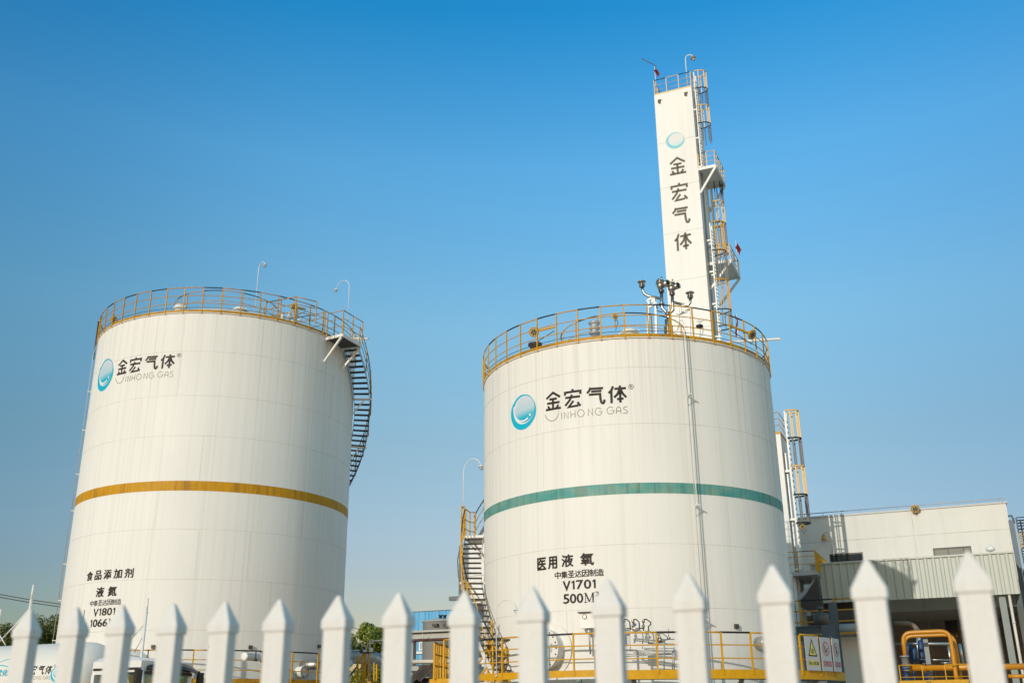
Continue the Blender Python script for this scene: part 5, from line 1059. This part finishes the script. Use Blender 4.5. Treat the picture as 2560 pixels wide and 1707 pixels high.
# ------------------------------------------------------------------ truck and tanker
C = lambda x, y, t_: P(x/5.345, 1480+y/5.345, t_)
tt = 27.0; ztk = C(720,668,tt+.0).z; rk_ = 1.2; cz = ztk-rk_+.02; ct_ = tt+rk_*.6
hx = C(1395,900,ct_).x                     # right end of the tanker head
tk = thing('tanker_trailer', 'white cylindrical tanker trailer with blue and black lettering at the lower left', 'tanker', (hx-6, ct_, 0))
mb = MB(); mb.lathe([(.02,0),(rk_*.35,.03),(rk_*.62,.13),(rk_*.82,.30),(rk_*.93,.52),(rk_*.985,.78),(rk_,1.0),(rk_,11.5),(rk_*.9,12.0),(.02,12.4)], (hx+.25,ct_,cz), (-1,0,0), n=56); tbody = obj('tank_body', mb, tanker_paint, tk)
mb = MB()
for k in (2.9, 6.2, 9): mb.tube([(hx-k, ct_+ (rk_+.001)*math.cos(a*math.pi/18), cz+(rk_+.001)*math.sin(a*math.pi/18)) for a in range(36)], .008, 4, closed=True)
obj('weld_ring', mb, seam_v, tbody)
def on_side(x0, z0, sx, sz, lift=.006):
    def f(x, z):
        zz = z0+z*sz; h = zz-cz; k = math.asin(max(-1,min(1,h/rk_))); return Vector((x0+x*sx, ct_-(rk_+lift)*math.cos(k), cz+(rk_+lift)*math.sin(k)))
    return f
def side_at(x, y):
    tcur = ct_-rk_
    for _ in range(6):
        q = C(x,y,tcur); h = q.z-cz; tcur = ct_-math.sqrt(max(.02, rk_*rk_-h*h))
    return q
qa, qb = side_at(405,1045), side_at(685,1030); sc = (qb.x-qa.x)/2.12; z0 = side_at(540,1035).z
def nm(mb_, x0):
    f = on_side(x0, z0, sc, sc); 
    for k in ('jin','hong','qi','ti'):
        mb = MB()
        for l in GL[k]: stroke(mb, [(a-.48, b) for a, b in l], .085, f)
        obj('lettering', mb, letter, tk)
    mb = MB()
    for l in SM+LAT: stroke(mb, [(a-.48, b+.02) for a, b in l], .022, f)
    obj('lettering', mb, grey_letter, tk)
    mb = MB()
    for l in REG: stroke(mb, [(a-.48, b+.05) for a, b in l], .014, f)
    obj('trademark_symbol', mb, grey_letter, tk)
nm(None, qa.x)
qe = side_at(760,1090); emblem(tk, lambda lift: on_side(qe.x+.02, qe.z, sc*.95, sc*.95, lift), (cyan, pale, fade_m, pale))
q1 = side_at(-60,1110); q2 = side_at(120,1040); f = on_side(0, 0, 1, 1, .01)
text_on(tk, '优化', f, q1.x, q2.x, q1.z-.02, q2.z+.03, cyan, .03)
mb = MB(); l = [side_at(x,y) for x, y in ((-60,985),(10,972),(60,980),(105,992))]; stroke(mb, [(q.x,q.z) for q in l], .03, on_side(0,0,1,1)); l = [side_at(x,y) for x, y in ((0,930),(70,905),(165,880))]; stroke(mb, [(q.x,q.z) for q in l], .02, on_side(0,0,1,1)); obj('swoosh', mb, cyan, tk)
mb = MB(); mb.box(hx-11.5, hx-.2, ct_-.5, ct_+.5, .95, 1.4); mb.box(hx-11, hx-8, ct_-1.1, ct_+1.1, .7, .95); obj('chassis', mb, dark, tk)
def wheel(par, x, y):
    mb = MB(); mb.lathe([(.3,-.15),(.48,-.15),(.52,-.1),(.52,.1),(.48,.15),(.3,.15)], (x,y,.52), (0,1,0), n=28); wl = obj('wheel', mb, rubber, par)
    mb = MB(); mb.lathe([(.05,-.12),(.12,-.1),(.29,-.02),(.3,-.13),(.31,-.13),(.31,.13),(.05,.13)], (x,y,.52), (0,1,0), n=24); obj('rim', mb, galv, wl)
for k in (8.2, 9.5, 10.8):
    for y in (ct_-1.05, ct_+1.05): wheel(tk, hx-k, y)
# tractor
tr = thing('tractor_truck', 'white truck tractor cab with a dark sun visor in front of the amber banded tank', 'truck', (hx+1.5, ct_, 0))
y0, y1 = ct_-1.22, ct_+1.25
fx = P(357, 1660, y0).x                    # front corner of the cab
ztop = P(340, 1640, y0).z; bx = fx-2.1
# cab shell from panels, open windows
def panel(pts, m, name, par=tr, th=.05, n=None):
    pts = [Vector(p) for p in pts]; nn = (pts[1]-pts[0]).cross(pts[2]-pts[0]).normalized()*th; mb = MB(); k = len(pts)
    for i in range(k): mb.quad(pts[i], pts[(i+1)%k], pts[(i+1)%k]+nn, pts[i]+nn)
    mb.poly(list(reversed(pts))); mb.poly([p+nn for p in pts]); return obj(name, mb, m, par)
zb_, zs, zh = .9, ztop-1.35, ztop-.52      # bottom, sill, window head
cab = MB(); cab.box(bx, fx, y0, y1, zb_, zs)
cab.box(bx, fx-.08, y0+.02, y1-.02, zh, ztop-.12)
cab.hexa([Vector(q) for q in ((bx,y0+.02,ztop-.119),(fx-.1,y0+.02,ztop-.119),(fx-.1,y1-.02,ztop-.119),(bx,y1-.02,ztop-.119),(bx+.1,y0+.2,ztop),(fx-.5,y0+.2,ztop),(fx-.5,y1-.2,ztop),(bx+.1,y1-.2,ztop))])
for (xa_, ya_) in ((bx, y0), (bx, y1-.1), (bx+.75, y0), (bx+.75, y1-.1)): cab.box(xa_, xa_+(.12 if xa_ == bx else .08), ya_, ya_+.1, zs, zh)
cab.box(bx, bx+.12, y0+.1, y0+.85, zs, zh); cab.box(bx, bx+.12, y1-.85, y1-.1, zs, zh)
cabo = obj('cab', cab, truck_white, tr)
mb = MB(); mb.tube([(fx-.02,y0+.10,zb_+.1),(fx-.04,y0+.10,zs),(fx-.14,y0+.12,zh+.1),(fx-.30,y0+.16,ztop-.12)], [.12,.10,.10,.08], 10); mb.tube([(fx-.02,y1-.10,zb_+.1),(fx-.04,y1-.10,zs),(fx-.14,y1-.12,zh+.1),(fx-.30,y1-.16,ztop-.12)], [.12,.10,.10,.08], 10); obj('pillar', mb, truck_white, tr)
obj('windscreen', MB().bar((fx-.05,(y0+y1)/2,zs), (fx-.13,(y0+y1)/2,zh), 2.15, .012, (1,0,0)) if False else MB().box(fx-.09, fx-.078, y0+.2, y1-.2, zs, zh), cabglass, tr)
obj('side_window', MB().box(bx+.84, fx-.2, y0+.03, y0+.042, zs, zh), cabglass, tr); obj('side_window', MB().box(bx+.84, fx-.2, y1-.042, y1-.03, zs, zh), cabglass, tr)
mb = MB(); mb.box(bx+.85, fx-.16, y0-.01, y0+.02, zh-.03, zh+.05); mb.box(bx+.05, fx-.06, y0-.008, y0+.0, ztop-.40, ztop-.33); obj('window_trim', mb, truck_black, tr)
mb = MB(); n = 10; prof = [(0,.04),(.10,.16),(.30,.22),(.46,.10),(.50,.0),(.44,.0),(.30,.10),(.06,.0)]
ys_ = [y0+.28+(y1-y0-.35)*k/n for k in range(n+1)]
for i in range(n):
    h = lambda k: .14*math.sin(math.pi*min(1,max(0,(k+.6)/(n+1.2))))
    for j in range(len(prof)):
        a, b = prof[j], prof[(j+1) % len(prof)]; e0 = .06*((i-n/2)/(n/2))**2; e1 = .06*((i+1-n/2)/(n/2))**2
        mb.quad(Vector((fx-.16+a[0]-e0*2, ys_[i], zh+.02+a[1]+h(i))), Vector((fx-.16+a[0]-e1*2, ys_[i+1], zh+.02+a[1]+h(i+1))), Vector((fx-.16+b[0]-e1*2, ys_[i+1], zh+.02+b[1]+h(i+1))), Vector((fx-.16+b[0]-e0*2, ys_[i], zh+.02+b[1]+h(i))), True)
for i, fl in ((0, False), (n, True)):
    h = .14*math.sin(math.pi*min(1,max(0,(i+.6)/(n+1.2)))); mb.poly([Vector((fx-.16+a-.12, ys_[i], zh+.02+b+h)) for a, b in prof])
obj('sun_visor', mb, truck_black, tr)
mb = MB(); mb.box(fx-.10, fx+.02, y0+.16, y1-.10, zh-.02, zh+.07); obj('visor_rail', mb, truck_black, tr)
for y in (y0-.02, y1+.02):
    mb = MB(); sg = -1 if y < ct_ else 1; mb.bar((fx-.15,y,zh+.16),(fx+.10,y+sg*.18,zh+.12), .05); mb.box(fx+.02, fx+.14, min(y+sg*.10,y+sg*.34), max(y+sg*.10,y+sg*.34), zh-.55, zh+.1); obj('mirror', mb, truck_black, tr)
mb = MB(); mb.box(bx+.3, bx+.9, y0+.3, y0+.9, zs-.5, zs+.35); mb.box(bx+.3, bx+.9, y1-.9, y1-.3, zs-.5, zs+.35); obj('seat', mb, cab_in, tr)
mb = MB(); mb.bar((fx-.25,ct_-.1,zh-.05),(fx-.25,ct_+.2,zh-.05), .02, .10); obj('rear_view_mirror', mb, truck_black, tr)
mb = MB(); mb.box(bx-3.8, fx-.2, ct_-.45, ct_+.45, .65, .95); obj('chassis', mb, dark, tr)
mb = MB(); mb.box(fx-.02, fx+.12, y0+.05, y1-.05, .35, .95); obj('bumper', mb, truck_white, tr)
mb = MB(); mb.box(fx+.001, fx+.03, y0+.35, y1-.35, 1.0, 1.5); obj('grille', mb, truck_black, tr)
for y in (y0+.28, y1-.28): mb = MB(); mb.lathe([(.12,0),(.11,.03)], (fx+.12,y,.7), (1,0,0), n=16); obj('headlight', mb, pale, tr)
for x in (fx-1.0, bx-1.3, bx-2.7):
    for y in (ct_-1.02, ct_+1.02): wheel(tr, x, y)
# white tubular masts
def mast(px, ptop, pj, t_, r, label, struts):
    b = P(px-6, 1700, t_); top = P(px, ptop, t_); j = P(px-3, pj, t_); x = b.x
    m = thing('tubular_mast', label, 'mast', (top.x, t_, 0), 'white tubular masts'); mb = MB(); mb.tube([(top.x,t_,0),(top.x,t_,j.z),], r*1.35, 12); mb.tube([(top.x,t_,j.z),(top.x,t_,top.z)], r, 12); mb.lathe([(r*1.35,0),(r*1.5,.02),(r*1.5,.05),(r,.06)], (top.x,t_,j.z), n=12); obj('tube', mb, white_steel, m)
    mb = MB()
    for (a, b_) in struts: mb.tube([P(*a,t_+.05), P(*b_,t_+.05)], r*.62, 8)
    if struts: obj('strut', mb, white_steel, m)
    return m
mast(84, 1461, 1501, 30.5, .040, 'white tubular mast with diagonal struts standing behind the tanker at the far left', [((72,1525),(-4,1606)),((40,1610),(68,1560))])
mast(2, 1522, 1560, 30.5, .036, 'white tubular mast cut by the left frame edge', [((-2,1585),(14,1612))])
mast(370, 1495, 1531, 30.5, .038, 'white tubular mast with thin rods standing behind the truck cab', [])
mb = MB(); mb.tube([P(358,1563,30.6), P(320,1606,30.6)], .014, 6); tag(obj('thin_rod', mb, galv, base=P(340,1580,30.6)), 'longer thin slanted rod left of the mast behind the truck cab', 'rod')
mb = MB(); mb.tube([P(356,1592,30.6), P(336,1630,30.6)], .014, 6); tag(obj('thin_rod', mb, galv, base=P(346,1610,30.6)), 'shorter thin slanted rod left of the mast behind the truck cab', 'rod')
# low dome behind the cab
rear = thing('round_tank', 'white rounded tank end showing behind the truck cab below the mast', 'tank', (P(318,1640,33).x, 33, 0)); c = P(300,1690,33)
mb = MB(); mb.lathe([(.02,-1.35),(.5,-1.3),(.9,-1.0),(1.15,-.5),(1.2,0),(1.2,4)], (c.x+.15,33,P(318,1618,33).z-1.2), (-1,0,0), n=40); obj('shell', mb, tanker_paint, rear)

# power lines
for (ya, yb, lb) in ((1485,1509,'upper black overhead cable left of the amber banded tank'), (1492,1516,'lower black overhead cable left of the amber banded tank')):
    a, b = P(0,ya,75), P(150,yb,75); d = b-a; mb = MB(); mb.tube([a-d*3+Vector((0,0,.5)), a, a.lerp(b,.5)-Vector((0,0,.05)), b, b+d*2+Vector((0,0,.3))], .045, 6); tag(obj('overhead_cable', mb, dark, base=a), lb, 'cable', 'overhead cables')
mb = MB(); a, b = P(868,1563,90), P(960,1592,90); mb.tube([a-(b-a), b+(b-a)], .03, 5); tag(obj('overhead_cable', mb, dark, base=a), 'thin cable crossing the tree between the two tanks', 'cable', 'overhead cables')

# ------------------------------------------------------------------ trees
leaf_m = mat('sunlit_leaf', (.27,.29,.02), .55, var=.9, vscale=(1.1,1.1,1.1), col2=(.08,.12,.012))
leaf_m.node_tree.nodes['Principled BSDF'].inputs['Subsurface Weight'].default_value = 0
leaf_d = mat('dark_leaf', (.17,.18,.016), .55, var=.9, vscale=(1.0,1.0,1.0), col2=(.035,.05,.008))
bark = mat('bark', (.10,.075,.05), .9, var=.5)
def tree(base, h, rx, label, lm, seed, nl=16000, ls=.16):
    rg = random.Random(seed); base = Vector(base); t = thing('broadleaf_tree', label, 'tree', base, 'broadleaf trees'); mb = MB(); top = base+Vector((0,0,h*.75))
    mb.tube([base, base+Vector((.1,0,h*.3)), top], [.22,.17,.05], 8); obj('trunk', mb, bark, t); br = MB(); clumps = []
    for k in range(46):
        an = rg.uniform(0,2*math.pi); u_ = rg.uniform(-.75,1); rr = math.sqrt(max(0,1-u_*u_))*rg.uniform(.55,1.0)
        c = base+Vector((math.cos(an)*rr*rx, math.sin(an)*rr*rx, h*.62+u_*h*.36*rg.uniform(.8,1.0))); clumps.append((c, rg.uniform(.32,.62)*rx*.52))
        if k < 14: s_ = base+Vector((0,0,h*rg.uniform(.25,.6))); br.tube([s_, s_.lerp(c,.5)+Vector((0,0,.2)), c], [.07,.045,.015], 5)
    obj('limbs', br, bark, t); cr = MB()
    for i in range(nl):
        c, r_ = clumps[i % len(clumps)]; d = Vector((rg.gauss(0,1), rg.gauss(0,1), rg.gauss(0,1))).normalized(); p = c+d*r_*(rg.random()**.4)*Vector((1,1,1)).x; p.z = c.z+(p.z-c.z)*.8
        nrm = (d+Vector((rg.gauss(0,.6), rg.gauss(0,.6), rg.gauss(0,.6)+.4))).normalized(); x = nrm.orthogonal().normalized(); x = (x*math.cos(i)+nrm.cross(x)*math.sin(i)); y = nrm.cross(x); s_ = ls*rg.uniform(.6,1.2)
        cr.quad(p-x*s_*.5, p-y*s_*.28, p+x*s_*.5, p+y*s_*.28)
    obj('crown', cr, lm, t); return t
def tree_px(pxc, pytop, pxw, t_, label, lm, seed, **k):
    a = P(pxc, pytop, t_); b = P(pxc+pxw, pytop, t_); return tree((a.x, t_, 0), a.z, abs(b.x-a.x), label, lm, seed, **k)
tree_px(908, 1560, 88, 72, 'sunlit green tree between the amber banded tank and the pipe rack', leaf_m, 11, nl=34000, ls=.22)
tree_px(978, 1590, 40, 76, 'smaller green tree just right of the sunlit one, mostly behind a picket', leaf_m, 12, nl=9000)
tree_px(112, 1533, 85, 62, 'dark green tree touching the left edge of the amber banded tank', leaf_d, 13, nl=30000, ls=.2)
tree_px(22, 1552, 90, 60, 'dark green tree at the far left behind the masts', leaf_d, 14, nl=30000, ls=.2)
sh = P(1040, 1648, 80)
tree((sh.x,79,0), sh.z, 1.2, 'low green bush at the foot of the blue building', leaf_m, 15, nl=3000)

# ------------------------------------------------------------------ picket fence in the foreground
FT = 2.45
fn = thing('picket_fence', 'white picket fence with pointed caps running across the foreground, out of focus', 'fence', (0, FT, 0))
tips = [(70,1397),(178,1393),(283,1388),(400,1385),(518,1380),(644,1375),(779,1367),(917,1360),(1068,1357),(1223,1345),(1396,1330),(1580,1315),(1774,1297),(1988,1283),(2222,1265)]
pos = [P(x*1.0884, y*1.0884, FT) for x, y in tips]
step = (pos[-1]-pos[0])/14
pos = [pos[0]-step*2, pos[0]-step]+pos+[pos[-1]+step, pos[-1]+step*2]
for i, p in enumerate(pos):
    w_, d_ = .068, .040; cw, cd = .078, .050; hc = .085; x, z = p.x, p.z
    prng = random.Random(i); lean = prng.uniform(-.0015,.0015)
    mb = MB(); mb.box(x-w_/2, x+w_/2, FT-d_/2, FT+d_/2, .12, z-hc); pk = obj('picket', mb, picket_m, fn)
    bv_ = pk.modifiers.new('bevel', 'BEVEL'); bv_.width = .003; bv_.segments = 2
    mb = MB(); zz0, zz1 = z-hc-.006, z-hc+.018; a = [Vector((x+sx*cw/2, FT+sy*cd/2, zz0)) for sx, sy in ((-1,-1),(1,-1),(1,1),(-1,1))]; b = [q+Vector((0,0,zz1-zz0)) for q in a]; e = .0045
    tp = [Vector((x+sx*e+lean, FT+sy*e, z)) for sx, sy in ((-1,-1),(1,-1),(1,1),(-1,1))]; n0_ = len(mb.v); mb.v += a+b+tp
    for q in ((3,2,1,0),(8,9,10,11)): mb.f.append(tuple(n0_+k for k in q))
    for L0, L1 in ((0,4),(4,8)):
        for k in range(4): mb.f.append((n0_+L0+k, n0_+L0+(k+1)%4, n0_+L1+(k+1)%4, n0_+L1+k))
    mb.m = [0]*len(mb.f); mb.smooth = [False]*len(mb.f); cpo = obj('cap', mb, picket_m, pk); bv_ = cpo.modifiers.new('bevel', 'BEVEL'); bv_.width = .004; bv_.segments = 3
for z in (.45, 1.38):
    mb = MB(); mb.box(pos[0].x-.1, pos[-1].x+.1, FT+.012, FT+.05, z, z+.09); obj('rail', mb, picket_m, fn)
